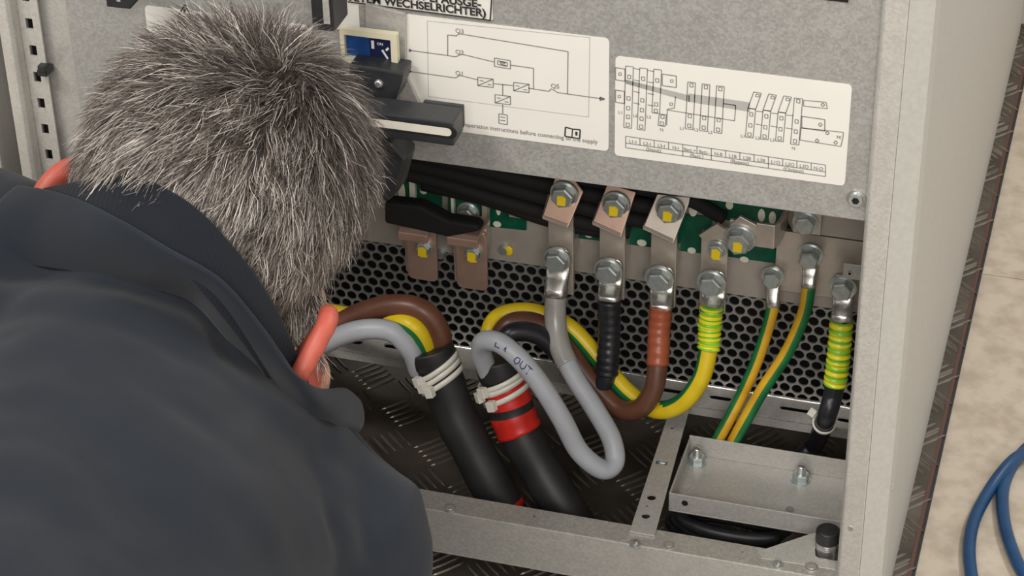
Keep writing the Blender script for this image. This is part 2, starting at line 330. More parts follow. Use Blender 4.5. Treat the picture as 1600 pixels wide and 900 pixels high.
# rear rail with slots
def xz(px, py): p = PZ(px, py, .066); return p.x, p.y
hl = [slot(*xz(1249, 640), .026, .0032), slot(*xz(1126, 621), .012, .0034), slot(*xz(1052, 610), .018, .0034), slot(*xz(617, 541), .012, .0036), slot(*xz(552, 533), .010, .0034), slot(*xz(1322, 656), .008, .0032)]
mb = MB(); plate(mb, [(-.44, .183), (.172, .183), (.172, .2125), (-.44, .2125)], hl, (0, 0, .066), (1, 0, 0), (0, 1, 0), -.0018, 'steel')
mb.cyl((-.44, .2115, .0655), (.172, .2115, .0655), .0022, .0022, 'bright', 12); mb.box((-.44, .183, .056), (.172, .1845, .0645), 'steel'); mb.build('rear_rail', cab)  # bright rod along the rear bend paints its highlight
# perforated plate
ph = .0100; rr = .0043; rows = 15; mb = MB(); zb = .0665; y0 = .2135
hexp = [(ph / math.sqrt(3) * math.cos(math.radians(30 + 60 * k)), ph / math.sqrt(3) * math.sin(math.radians(30 + 60 * k))) for k in range(6)]
hex12 = []
for k in range(6):
    a, b = hexp[k], hexp[(k + 1) % 6]; hex12 += [a, ((a[0] + b[0]) / 2, (a[1] + b[1]) / 2)]
for j in range(rows):
    for i in range(62):
        cx = -.445 + i * ph + (ph / 2 if j % 2 else 0); cz = zb + j * ph * .8660
        if cx > .172: continue
        o12 = [(cx + u, y0, cz + v) for u, v in hex12]; ci = [(cx + rr * math.cos(math.radians(30 + 30 * k)), y0, cz + rr * math.sin(math.radians(30 + 30 * k))) for k in range(12)]
        cb = [(p[0], y0 + .0016, p[2]) for p in ci]
        mb.add(o12 + ci + cb, [(k, (k + 1) % 12, (k + 1) % 12 + 12, k + 12) for k in range(12)] + [(k + 12, (k + 1) % 12 + 12, (k + 1) % 12 + 24, k + 24) for k in range(12)], 'perf')
mb.build('perforated_plate', cab, fixn=False)
mb = MB(); mb.box((-.44, .2145, .040), (.172, .2160, .0635), 'dark'); mb.build('lower_shade_sheet', cab)  # dark sheet added for the shade at the foot of the perforated plate
# terminal back plate above the perforations
za = PY(760, 399, .2125).z
mb = MB(); mb.box((-.43, .2100, za - .001), (.172, .2120, za + .075), 'nickel_dull'); mb.build('backing_plate', cab)
for px, py, q in ((788, 388, 1), (690, 395, 0), (1012, 425, 0), (1096, 437, 0)):
    p = PY(px, py, .21); mb = MB(); mb.cyl(p, p + Vector((0, -.005, 0)), .0042, .0036, 'bolt', 12); 
    if q: mb.ell(p + Vector((.0045, -.003, 0)), .004, .0015, .005, 'mark', 10, 6)
    mb.build('screw', cab)

# cross bar over the base
mb = MB(); p = [PZ(1045, 650, .068), PZ(1072, 655, .068), PZ(1032, 830, .068), PZ(988, 824, .068)]
o2 = Vector((-.012, .02, .068)); W2 = .0195
def lo(px, py): q = PZ(px, py, .068); return (q.x + .012, q.y - .012)
hl = [circ(*lo(1050, 668), .0018, 10), circ(*lo(1018, 777), .0036, 14), circ(*lo(1011, 790), .0014, 8), circ(*lo(1009, 806), .0034, 14)]
hx, hy = lo(1034, 722); hl.append([(hx - .0045, hy - .003), (hx + .0045, hy - .003), (hx + .0045, hy + .003), (hx - .0045, hy + .003)])
plate(mb, [(.001, 0), (.0205, 0), (.0105, .172), (-.0045, .172)], hl, (-.012, .012, .068), (1, 0, 0), (0, 1, 0), -.0015, 'steel')
cb_ = solo(mb, 'cross_bar', 'flat drilled steel bar running back from the front rail beside the tray', 'metal bar')
mb = MB(); p = PZ(1034, 722, .066); mb.hexa(p, p + Vector((0, 0, -.004)), .0042, 'bolt'); mb.build('nut', cb_, origin=cb_.location)
# tray
tr = empty('steel_tray', (.07, .10, .05), 'shallow grey steel tray with two upright nuts at the cabinet base', 'tray')
mb = MB(); X0, X1, Y0, Y1, Z0, Z1 = .0070, .1490, .066, .140, .050, .0665
mb.box((X0, Y0, Z0 - .0015), (X1, Y1, Z0), 'steel'); mb.box((X0, Y1 - .0015, Z0), (X1, Y1, Z1 + .002), 'steel'); mb.box((X0, Y0, Z0), (X1, Y0 + .0012, Z1), 'steel'); mb.box((X0, Y0 + .0012, Z0), (X0 + .0015, Y1 - .0015, Z1), 'steel')
p = PY(1070, 786, Y0); mb.cyl(p + Vector((0, -.0004, 0)), p + Vector((0, .0, 0)), .0026, .0026, 'hole', 12)
p = PZ(1234, 796, Z0 + .0002); mb.cyl(p, p + Vector((0, 0, .0004)), .0034, .0034, 'ink', 12)
mb.build('channel', tr, bevel=.0005)
for px, py in ((1089, 722), (1251, 750)):
    p = PZ(px, py, Z0); mb = MB(); z = Vector((0, 0, 1)); mb.cyl(p, p + z * .0012, .0082, .0080, 'bolt', 20); mb.hexa(p + z * .0012, p + z * .007, .0068, 'bolt', .3); mb.cyl(p + z * .007, p + z * .013, .0038, .0036, 'bright', 14); mb.ell(p + z * .013, .0036, .0036, .002, 'bright', 12, 6); mb.build('nut', tr)
# gusset + levelling foot
mb = MB(); g = [PZ(1185, 862, .066), PZ(1272, 833, .066), PZ(1279, 836, .066), PZ(1274, 845, .066), PZ(1280, 850, .066), PZ(1273, 857, .066), PZ(1274, 869, .066), PZ(1281, 874, .066), PZ(1306, 880, .066), PZ(1306, 890, .066), PZ(1190, 872, .066)]
bm_g = [(q.x, q.y) for q in g]; plate(mb, bm_g, [], (0, 0, .0665), (1, 0, 0), (0, 1, 0), -.0015, 'galv_light'); mb.build('gusset', cab)
ft = empty('levelling_foot', PZ(1292, 872, .0), 'black capped chrome levelling foot beside the right post', 'levelling foot')
p = PZ(1291, 868, .058); z = Vector((0, 0, 1)); mb = MB(); mb.tube([p - z * .056 + z * (.0006 * i) for i in range(120)], lambda t: .0086 + .0005 * math.sin(t * 240), 'bright', 24); mb.build('threaded_stud', ft, origin=ft.location)
mb = MB(); mb.cyl(p + z * .0155, p + z * .0245, .0092, .0090, 'black', 24); mb.ell(p + z * .0245, .0090, .0090, .002, 'black', 24, 6); mb.build('cap', ft, origin=ft.location)

# ================================================================== STICKERS
def sticker(px0, px1, pz0, pz1, name_label, r=.003):
    a = PY(*px0, 0); b = PY(*px1, 0); pts = rrect(a.x, b.z, b.x, a.z, r)
    mb = MB(); mb.prism([(u, -.0005, v) for u, v in pts], (0, .0005, 0), 'sticker'); o = mb.build('sticker', cover); o['label'] = name_label; return o
def seg(mb, a, b, w=.00035, mat='ink', y=-.0007):
    A = PY(*a, 0); B = PY(*b, 0); d = (B - A); d.y = 0
    if d.length < 1e-6: return
    nrm = Vector((-d.z, 0, d.x)).normalized() * w; A.y = B.y = y
    mb.add([A + nrm, B + nrm, B - nrm, A - nrm], [(0, 1, 2, 3)], mat)
def poly(mb, pts, close=False, **k):
    pts = pts + ([pts[0]] if close else [])
    for a, b in zip(pts, pts[1:]): seg(mb, a, b, **k)
def text(s, px, size, mat, parent, y=-.0008, align='LEFT', sx=1, bold=.012, plane=0.0):
    c = bpy.data.curves.new('t', 'FONT'); c.body = s; c.size = size; c.align_x = align; c.offset = size * bold
    t = bpy.data.objects.new('t', c); COL.objects.link(t); dg = bpy.context.evaluated_depsgraph_get(); me = bpy.data.meshes.new_from_object(t.evaluated_get(dg)); bpy.data.objects.remove(t)
    p = PY(*px, plane); off = Vector(parent.get('_o', (0, 0, 0)))
    for v in me.vertices: x, z = v.co.x * sx, v.co.y; v.co = Vector((p.x + x, plane + y, p.z + z)) - off
    me.materials.clear(); me.materials.append(M[mat]); o = bpy.data.objects.new('printed_text', me); link(o, parent); return o
# right, busbar diagram
s3 = sticker((962, 87), (1320, 290), 0, 0, 'white sticker with the busbar connection diagram')
mb = MB()
def bar(x0, y0, x1, y1, w, holes=(), top=True):
    dx = w / 2; poly(mb, [(x0 - dx, y0 - .12 * dx), (x0 + dx, y0 + .12 * dx), (x1 + dx, y1 + .12 * dx), (x1 - dx, y1 - .12 * dx)], True, w=.0003)
    for t in holes: cx, cy = x0 + (x1 - x0) * t, y0 + (y1 - y0) * t; poly(mb, [(cx - 2.5, cy - 3), (cx + 2.5, cy - 2.5), (cx + 2.5, cy + 3), (cx - 2.5, cy + 2.5)], True, w=.00028)
def rct(x0, y0, x1, y1, s=.14, **k): poly(mb, [(x0, y0), (x1, y0 + (x1 - x0) * s), (x1, y1 + (x1 - x0) * s), (x0, y1)], True, **k)
bar(984, 103, 981, 199, 12, (.17, .52, .68, .82, .95)); bar(1006, 106, 1002, 202, 12, (.17, .52, .68, .82, .95)); bar(1028, 108, 1025, 176, 12, (.25, .8, .95)); bar(1036, 178, 1034, 196, 11, (.2, .8))
rct(962, 105, 977, 124); rct(962, 140, 976, 159); rct(1035, 115, 1057, 133); poly(mb, [(1042, 195), (1043, 170), (1054, 168), (1056, 150)], w=.0003); poly(mb, [(1043, 171), (1148, 188), (1150, 164), (1130, 161)], w=.0003)
for x, y in ((969, 115), (968, 150), (1050, 126), (1049, 162)): poly(mb, [(x - 2, y - 2), (x + 2, y - 2), (x + 2, y + 2), (x - 2, y + 2)], True, w=.00025)
for k in range(3): bar(1081 + 22.5 * k, 128 + 3 * k, 1077 + 22.5 * k, 201 + 3 * k, 12, (.06, .72, .93))
for y in (104, 122, 140, 158): seg(mb, (990, y + 2), (1000, y + 4), w=.0003); seg(mb, (1012, y + 5), (1022, y + 7), w=.0003)
for k in range(3):
    x = 1184 + 23.5 * k; y = 143 + 3 * k; poly(mb, [(x - 6, y), (x + 6, y + 2), (x - 3, y + 27), (x - 15, y + 25)], True, w=.0003); bar(x - 9, y + 26, x - 13, y + 71, 12, (.2, .58, .9)); poly(mb, [(x - 2, y + 3), (x + 3, y + 4), (x + 2, y + 8), (x - 3, y + 7)], True, w=.00028)
    seg(mb, (x - 2, y + 30), (x + 9, y + 31), w=.0003); seg(mb, (x - 3, y + 50), (x + 8, y + 52), w=.0003)
bar(1248, 153, 1242, 225, 13, (.06, .5, .72, .93)); poly(mb, [(1256, 156), (1291, 159), (1293, 169), (1256, 165)], True, w=.0003); rct(1253, 181, 1289, 199); poly(mb, [(1252, 199), (1318, 206), (1317, 216), (1314, 228), (1250, 218)], True, w=.0003)
for x, y in ((1286, 163), (1282, 194), (1277, 219), (1293, 207), (1306, 222)): poly(mb, [(x - 3, y), (x, y - 3), (x + 3, y), (x, y + 3)], True, w=.0003)
for i in range(7): seg(mb, (978, 124 + i * .9), (1078, 149 + i * 1.5), w=.0003, mat='inklight')
for i in range(8): seg(mb, (1076, 146 + i * 1.6), (1172, 160 + i * 1.9), w=.0004, mat='inklight')
# table
TL, TR, BL, BR = (978, 212), (1290, 257), (978, 230), (1289, 276)
def tb(u, v): return (TL[0] + (TR[0] - TL[0]) * u + (BL[0] - TL[0]) * v, TL[1] + (TR[1] - TL[1]) * u + (BL[1] - TL[1]) * v)
poly(mb, [tb(0, 0), tb(1, 0), tb(1, 1), tb(0, 1)], True, w=.0003); seg(mb, tb(0, .6), tb(1, .6), w=.0003)
for k in range(1, 14): seg(mb, tb(k / 14, 0), tb(k / 14, 1 if k in (4, 6, 10) else .6), w=.0003)
mb.build('printed_lines', s3)
for k, tx in enumerate(['L1-I', 'L2-I', 'L3-I', 'N-I', 'Batt.+', 'Batt.-', 'N-B', 'L1B', 'L2B', 'L3B', 'L1O', 'L2O', 'L3O', 'N-O']):
    text(tx, tb((k + .5) / 14, .52), .0036, 'ink', s3, align='CENTER', sx=.95)
for u, tx in ((.14, '(Input)'), (.355, '(Batt.)'), (.57, '(Bypass)'), (.84, '(Output)')): text(tx, tb(u, .97), .0038, 'ink', s3, align='CENTER')
for px, tx in (((970, 177), 'L1'), ((993, 182), 'L2'), ((1014, 184), 'L3'), ((1034, 204), 'N'), ((1066, 202), 'L1'), ((1088, 204), 'L2'), ((1110, 208), 'L3'), ((1161, 214), 'L1'), ((1184, 217), 'L2'), ((1207, 220), 'L3'), ((1240, 233), 'N'), ((1311, 216), 'PE')): text(tx, px, .0032, 'ink', s3, align='CENTER')
# middle, circuit diagram
s2 = sticker((604, 18), (951, 236), 0, 0, 'white sticker with the circuit diagram'); mb = MB()
k = dict(w=.00035)
poly(mb, [(641, 78), (700, 86), (712, 88)], **k); poly(mb, [(712, 88), (722, 84), (772, 96)], **k); poly(mb, [(700, 86), (700, 54), (712, 55)], **k); poly(mb, [(712, 56), (718, 52), (888, 80), (887, 146)], **k)
poly(mb, [(641, 111), (712, 121)], **k); poly(mb, [(712, 121), (719, 117), (747, 124)], **k); poly(mb, [(798, 101), (834, 106), (834, 138)], **k); poly(mb, [(772, 130), (802, 133)], **k); poly(mb, [(826, 137), (858, 142), (862, 138), (872, 144), (944, 154)], **k); poly(mb, [(786, 131), (786, 148)], **k); poly(mb, [(786, 163), (786, 177)], **k)
for x, y in ((759, 128), (815, 136), (786, 155)):
    rc = [(x - 12, y - 8), (x + 12, y - 5), (x + 12, y + 8), (x - 12, y + 5)]; poly(mb, rc, True, **k); seg(mb, (x - 12, y + 5), (x + 12, y - 5), **k); seg(mb, (x - 9, y - 3), (x - 3, y - 2), **k); seg(mb, (x + 3, y + 3), (x + 9, y + 4), **k)
poly(mb, [(773, 90), (798, 94), (798, 107), (773, 103)], True, **k); poly(mb, [(778, 94), (793, 97), (793, 103), (778, 100)], True, **k); seg(mb, (781, 96), (790, 98), w=.0007); seg(mb, (782, 99), (791, 102), w=.0005)
poly(mb, [(780, 177), (793, 179), (793, 194), (780, 192)], True, **k); seg(mb, (782, 182), (790, 183), **k); seg(mb, (782, 187), (790, 188), **k)
for p in ((641, 78), (641, 111)): poly(mb, [(p[0] - 1, p[1] - 2), (p[0] + 2, p[1]), (p[0] - 1, p[1] + 2)], True, w=.0004)
poly(mb, [(938, 151), (945, 154), (938, 156)], True, w=.0005)
poly(mb, [(668, 32), (922, 58), (920, 182), (670, 150)], True, w=.0002, mat='inklight')
poly(mb, [(884, 198), (895, 201), (907, 202), (906, 216), (894, 214), (883, 212)], True, w=.0005, mat='inkdark'); seg(mb, (895, 201), (894, 214), w=.0004, mat='inkdark'); seg(mb, (901, 205), (901, 211), w=.0008, mat='inkdark')
mb.build('printed_lines', s2)
for px, tx in (((712, 50), 'Q3'), ((712, 83), 'Q2'), ((712, 116), 'Q1'), ((861, 136), 'Q5')): text(tx, px, .0046, 'ink', s2)
text('Read operation instructions before connecting to the supply', (706, 194), .0046, 'ink', s2, sx=.92)
# top, warning text
s1 = sticker((548, -60), (771, 31), 0, 0, 'white sticker with the black warning text', .001)
s1.location.y -= .0004; s1['_o'] = tuple(Vector(s1['_o']) + Vector((0, .0000, 0)))
mb = MB(); poly(mb, [(545, 1), (767, 30), (772, -40)], w=.0005, mat='inkdark', y=-.0014); mb.build('printed_lines', s1)
text('(AUCH BEI AUSGE-', (753, 10), .0080, 'inkdark', s1, align='RIGHT', sx=1.02, bold=.035, y=-.0014); text('SCHALTETEM WECHSELRICHTER)', (761, 24.5), .0080, 'inkdark', s1, align='RIGHT', sx=1.02, bold=.035, y=-.0014)
# left, warning triangle
s0 = sticker((226, 8), (486, 95), 0, 0, 'white sticker with a warning triangle'); mb = MB(); poly(mb, [(278, 26), (289, 7), (300, 25)], True, w=.0006, mat='inkdark'); seg(mb, (289, 14), (289, 20), w=.0007, mat='inkdark'); mb.build('printed_lines', s0)
s00 = sticker((493, -20), (563, 50), 0, 0, 'white sticker behind the upright black handle', .001)

# ================================================================== SWITCHES
def box_px(mb, a, b, yf, yb, mat):  # a = upper left pixel, b = lower right pixel of the front face at yf
    A = PY(*a, yf); B = PY(*b, yf); mb.box((A.x, yf, B.z), (B.x, yb, A.z), mat)
# bracket
mb = MB(); mb.prism([PY(x, y, -.004) for x, y in ((571, 6), (633, 22), (634, 108), (638, 126), (655, 162), (571, 152))], (0, .0035, 0), 'steel'); solo(mb, 'switch_bracket', 'polished grey bracket plate beside the blue label', 'bracket', bevel=.0004)
sw = empty('isolator_switch', PY(590, 100, 0), 'black isolator switch with blue label in a cream frame', 'switch')
mb = MB(); A = PY(530, 44, -.014); B = PY(622, 108, -.014); hole = [(A.x + .003, B.z + .004), (B.x - .0045, B.z + .004), (B.x - .0045, A.z - .0045), (A.x + .003, A.z - .0045)]
plate(mb, [(A.x, B.z), (B.x, B.z), (B.x, A.z), (A.x, A.z)], hole and [hole], (0, -.014, 0), (1, 0, 0), (0, 0, 1), -.005, 'cream'); mb.build('frame', sw, bevel=.0008)
mb = MB(); mb.box((A.x + .003, -.0105, B.z + .004), (B.x - .0045, -.006, A.z - .0045), 'bluelabel'); q = PY(578, 75, -.0106)
mb.box((q.x, -.0108, B.z + .0042), (B.x - .0047, -.0106, A.z - .0047), 'navy')
for a, b in (((580, 63), (585, 76)),): aa = PY(*a, -.0109); bb = PY(*b, -.0109); mb.box((aa.x, -.0112, bb.z), (bb.x, -.0108, aa.z), 'white')
for a, b in (((597, 78), (606, 92)), ((603, 79), (607, 75))):
    aa = PY(*a, -.0111); bb = PY(*b, -.0111); dd = (bb - aa); nn = Vector((-dd.z, 0, dd.x)).normalized() * .0008; mb.add([aa + nn, bb + nn, bb - nn, aa - nn], [(0, 1, 2, 3)], 'white')
lb = mb.build('label_plate', sw, origin=sw.location); lb['_o'] = tuple(sw.location)
text('ON', (589, 70), .0028, 'white', lb, y=-.0001, plane=-.0111)
mb = MB(); mb.prism([PY(x, y, -.026) for x, y in ((545, 101), (592, 108), (630, 115), (628, 128), (618, 158), (600, 162), (545, 155))], (0, .02, 0), 'handle'); p = PY(592, 131, -.026); mb.build('base', sw, bevel=.0015)
mb = MB(); mb.cyl(p, p + Vector((0, -.001, 0)), .0034, .003, 'bright', 16); mb.ell(p + Vector((0, -.001, 0)), .003, .0012, .003, 'bright', 14, 6); mb.build('screw', sw)
# right bar handle
yf = -.052; A = PY(540, 170, yf); B = PY(709, 229, yf); Tp = PY(709, 193, yf)
hd = empty('rotary_switch', (B.x - .03, yf, B.z), 'black plastic bar handle with a pale slot pointing right across the circuit diagram', 'switch')
mb = MB(); x2 = PY(662, 153, yf + .025).x
mb.box((A.x - .04, yf, B.z), (B.x, yf + .022, Tp.z), 'handle'); mb.box((x2, yf + .0225, B.z + .001), (B.x - .0002, yf + .027, Tp.z), 'handle'); mb.box((A.x - .03, yf + .015, B.z + .002), (A.x + .012, yf + .045, Tp.z), 'handle'); mb.build('grip', hd, bevel=.001)
zc_ = PY(660, 201, yf).z; mb = MB(); xe = PY(699, 208, yf).x; s_ = slot((A.x - .02 + xe) / 2, zc_, xe - A.x + .02, .0030); mb.prism([(u, yf - .0004, v) for u, v in s_], (0, .001, 0), 'white_nylon'); mb.build('slot_insert', hd)
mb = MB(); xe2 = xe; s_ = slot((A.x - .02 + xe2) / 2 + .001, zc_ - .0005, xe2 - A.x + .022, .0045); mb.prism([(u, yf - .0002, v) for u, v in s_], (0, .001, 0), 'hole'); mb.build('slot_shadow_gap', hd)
# upright handle
yf = -.052; A = PY(488, 44, yf); B = PY(523, 44, yf)
hd2 = empty('rotary_switch', (A.x, yf, B.z), 'upright black plastic handle at the top edge above the hair', 'switch')
mb = MB(); ht = .11; mb.prism([(A.x, yf, A.z - .001), (B.x, yf, A.z - .001), (B.x, yf, A.z + ht), (A.x, yf, A.z + ht)], (0, .026, 0), 'handle'); mb.build('grip', hd2, bevel=.001)
mb = MB(); xc = PY(511, 30, yf).x; mb.box((xc - .0022, yf - .0006, PY(511, 37, yf).z), (xc + .0022, yf + .001, A.z + ht - .01), 'steel'); mb.build('slot_insert', hd2)
# left one
A = PY(163, 10, -.05); B = PY(216, 14, -.05)
hd3 = empty('rotary_switch', (A.x, -.05, B.z), 'black handle tip cut by the top edge above the left hair', 'switch')
mb = MB(); mb.prism([PY(x, y, -.05) for x, y in ((163, -30), (166, 11), (203, 15), (218, -2), (222, -30))], (0, .02, 0), 'handle'); mb.build('grip', hd3, bevel=.001)
mb = MB(); box_px(mb, (178, -30), (188, 3), -.0506, -.049, 'steel'); mb.build('slot_insert', hd3)
# lower lever
mb = MB(); mb.prism([PY(x, y, -.03) for x, y in ((560, 215), (612, 223), (636, 248), (622, 300), (604, 318), (560, 300))], (0, .022, 0), 'handle'); solo(mb, 'switch_lever', 'dark lever tip beside the right of the hair below the panel edge', 'switch', bevel=.003)

# ================================================================== BOARDS, BLACK WIRING
def px_plate(mb, pts, y, th, mat): mb.prism([PY(px, py, y) for px, py in pts], (0, th, 0), mat)
def board(pts, y, label, extras, holes=()):
    mb = MB(); px_plate(mb, pts, y, .0018, 'pcb'); c = PY(*pts[0], y); b = empty('circuit_board', c, label, 'circuit board'); mb.build('substrate', b)
    for i, e in enumerate(extras):
        mb = MB()
        if e[0] == 'pad': p = PY(e[1], e[2], y); mb.cyl(p, p - Vector((0, .0006, 0)), .0001, .0001, 'pad', 3); mb = MB(); mb.prism([p + Vector((u, -.0006, v)) for u, v in circ(0, 0, e[3], 16, e[4])], (0, .0006, 0), 'pad'); mb.build('solder_pad', b)
        if e[0] == 'bolt': bolt_mesh(PY(e[1], e[2], y), .0075, True).build('bolt', b)
        if e[0] == 'chip': A = PY(e[1] - e[3], e[2] - e[4], y); B = PY(e[1] + e[3], e[2] + e[4], y); mb.box((A.x, y - .003, B.z), (B.x, y, A.z), 'nickel'); mb.cyl(((A.x + B.x) / 2, y - .003, (A.z + B.z) / 2), ((A.x + B.x) / 2, y - .0045, (A.z + B.z) / 2), .002, .0018, 'bolt', 12); mb.build('terminal', b)
        if e[0] == 'strip': A = PY(e[1], e[2], y); B = PY(e[3], e[4], y); mb.box((A.x, y - .004, B.z), (B.x, y, A.z), 'pad'); mb.build('connector', b)
def bolt_mesh(p, r=.0088, mark=True, h=.0065, wr=None, my=0, axis=None):
    ax = Vector(axis).normalized() if axis else Vector((0, -1, 0)); mb = MB(); wr = wr or r * 1.28
    mb.cyl(p, p + ax * .0015, wr, wr, 'bolt', 24); mb.cyl(p + ax * .0015, p + ax * .003, r * 1.1, r * 1.1, 'bright', 20); mb.hexa(p + ax * .003, p + ax * (.003 + h), r, 'bolt', .25)
    if mark:
        c = p + ax * (.003 + h + .0003); mb.prism([c + Vector((u, -.0004, v)) for u, v in [(-.0035, -.0055), (.003, -.0055), (.0038, .001), (.001, .003), (-.0032, .0026)]], (0, .0006, 0), 'mark')
        mb.prism([c + Vector((u, -.0003 + .004, v)) for u, v in [(-.003, -.0095), (.003, -.0088), (.0034, -.0058), (-.0033, -.0056)]], (0, .001, 0), 'mark')
    return mb
board([(622, 250), (690, 258), (690, 330), (622, 330)], .206, 'green circuit board just right of the hair behind the black strap', [('strip', 641, 272, 652, 318), ('pad', 628, 300, .003, .010), ('pad', 662, 298, .003, .003)])
board([(700, 290), (758, 296), (758, 366), (700, 366)], .200, 'green circuit board with a yellow marked bolt left of the narrow steel edge', [('bolt', 732, 331), ('strip', 706, 292, 712, 336)])
board([(762, 308), (822, 320), (822, 360), (762, 354)], .206, 'small green circuit board with a brass terminal', [('chip', 808, 330, 11, 9), ('pad', 777, 350, .0034, .0028), ('pad', 779, 326, .002, .006)])
board([(902, 318), (1112, 340), (1112, 398), (902, 372)], .205, 'long green circuit board behind the three slanted tabs', [('pad', 920, 366, .0034, .0030), ('pad', 1003, 379, .0040, .0030), ('pad', 1081, 391, .0034, .0028), ('pad', 1083, 328, .0034, .0058)])
board([(1105, 300), (1226, 312), (1222, 356), (1105, 340)], .207, 'green circuit board under the panel edge with two kidney shaped pads', [('pad', 1190, 336, .0028, .0058), ('pad', 1207, 340, .0028, .0058), ('pad', 1140, 320, .003, .004)])
board([(1130, 362), (1216, 378), (1214, 412), (1130, 400)], .204, 'green circuit board below the bright elbow bracket', [('pad', 1163, 405, .0036, .0026)])
mb = MB(); px_plate(mb, [(753, 310), (760, 311), (760, 400), (753, 400)], .19, .010, 'nickel'); solo(mb, 'divider_strip', 'narrow upright plated strip between two green boards', 'metal strip')
for i, (pts, r, lb) in enumerate([([(600, 262, .178), (700, 288, .180), (800, 318, .184), (900, 345, .188), (985, 362, .194)], .0061, 'lowest black wire of the run under the panel'),
        ([(600, 246, .178), (720, 274, .180), (840, 306, .184), (960, 336, .188), (1020, 348, .194)], .0061, 'second black wire of the run under the panel'),
        ([(600, 230, .178), (720, 256, .180), (860, 290, .182), (1000, 320, .186), (1060, 330, .194)], .0061, 'third black wire of the run under the panel'),
        ([(640, 222, .175), (760, 246, .176), (900, 276, .178), (1060, 306, .180), (1130, 340, .190)], .006, 'topmost black wire of the run under the panel'),
        ([(660, 288, .190), (760, 312, .192), (860, 345, .194), (960, 366, .198)], .0055, 'thin black wire lying behind the first slanted tab')]):
    mb = MB(); mb.tube(spline([PY(*p) for p in pts]), r, 'wire', 12); solo(mb, 'black_wire', lb, 'wire', 'black wires under the cover panel')
mb = MB(); pts = [(600, 316), (655, 322), (700, 345), (745, 352), (752, 362), (700, 372), (640, 358), (600, 350)]; px_plate(mb, pts, .15, .014, 'wire'); solo(mb, 'black_strap', 'flat black strap slanting over the two left copper tabs', 'strap', bevel=.003)

# ================================================================== BUSBARS
# left copper tabs
for i, (x0, x1, yt, yb, lb) in enumerate(((638, 684, 352, 433, 'copper busbar tab nearest the hair with rounded lower end'), (714, 762, 360, 447, 'second copper busbar tab from the hair with rounded lower end'))):
    y = .186; A = PY(x0, yb, y); B = PY(x1, yb + 6, y); top = PY(x0, yt, y).z; pts = rrect(A.x, A.z - .001, B.x, top, .005); b = empty('copper_tab', ((A.x + B.x) / 2, y, A.z), lb, 'busbar')
    mb = MB(); mb.prism([(u, y, v) for u, v in pts], (0, .003, 0), 'copper'); mb.prism([(u - .004, y + .006, v) for u, v in pts], (0, .003, 0), 'nickel'); mb.build('bar', b, bevel=.0006)
    mb = MB(); q = PY(x0 - 14, yt + 2, y - .03); e = PY(x1 - 14, yt + 10, y - .03); mb.prism([(q.x, y - .03, q.z), (q.x, y - .034, q.z - .003), (q.x, y - .034, q.z - .010), (q.x, y - .031, q.z - .010), (q.x, y - .030, q.z - .004), (q.x, y - .001, q.z - .0035), (q.x, y - .001, q.z)], (e.x - q.x, 0, 0), 'copper'); o = mb.build('bent_tab', b, bevel=.0006)
    p = PY((x0 + x1) / 2 + 2, yt + 33, y); bolt_mesh(p, .006, True, .003).build('bolt', b)
bars = [('first', 868, 893, 345, 458, 867, 905, 278, 353, 847, 893), ('second', 945, 980, 355, 470, 948, 990, 288, 370, 925, 970), ('third', 1025, 1062, 362, 486, 1030, 1074, 300, 378, 1004, 1052)]
ords = {'first': ('above the grey cable', 854, 898, 340, 462), 'second': ('above the black cable', 932, 980, 352, 470), 'third': ('above the red brown cable', 1012, 1060, 360, 482)}
tabpx = {'first': [(868, 276), (896, 279), (910, 299), (893, 377 - 20), (847, 341)], 'second': [(949, 287), (993, 300), (970, 371), (925, 351)], 'third': [(1027, 303), (1078, 308), (1076, 318), (1052, 380), (1004, 358)]}
tabpx['first'] = [(868, 275), (896, 279), (911, 299), (887, 356), (847, 342)]
boltpx = {'first': (882, 302), 'second': (963, 318), 'third': (1047, 326)}
lowbolt = {'first': (871, 404), 'second': (951, 422), 'third': (1031, 434)}
for nme in ords:
    lb, x0, x1, yt, yb = ords[nme]; y = .180; c = PY((x0 + x1) / 2, yb, y)
    b = empty('busbar', c, 'upright nickel plated busbar with slanted tab ' + lb, 'busbar', None)
    A = PY(x0, yt, y); B = PY(x1, yb, y); w = .0205; cx = (A.x + B.x) / 2
    mb = MB(); mb.box((cx - w / 2, y, B.z), (cx + w / 2, y + .004, A.z + .02), 'nickel'); mb.box((cx - w / 2 - .0015, y + .007, B.z + .003), (cx + w / 2 - .0015, y + .011, A.z + .02), 'nickel'); mb.box((cx - w / 2 + .002, y + .004, B.z + .03), (cx + w / 2 - .002, y + .03, B.z + .045), 'nickel'); mb.build('bar', b, bevel=.0005)
    yb2 = .150; n = len(tabpx[nme]); pts = [PY(px, py, yb2 + .015 - .019 * ((py - tabpx[nme][0][1]) - .13 * (px - tabpx[nme][0][0])) / 70) for i, (px, py) in enumerate(tabpx[nme])]
    mb = MB(); nr = (pts[1] - pts[0]).cross(pts[-1] - pts[0]).normalized(); nr = nr if nr.y > 0 else -nr
    mb.prism(pts, nr * .003, 'copper' if nme != 'third' else 'nickel'); 
    bk = [pts[-1], pts[-2]]; mb.prism([pts[-1] + nr * .0005, pts[-2] + nr * .0005, Vector((cx + w / 2, y, pts[-2].z - .001)), Vector((cx - w / 2, y, pts[-1].z - .001))], (0, 0, .003), 'nickel'); mb.build('slanted_tab', b, bevel=.0005)
    c2 = sum((PY(*boltpx[nme], yb2 + .006), ), Vector()); bolt_mesh(c2, .0088, True, .006).build('bolt', b)
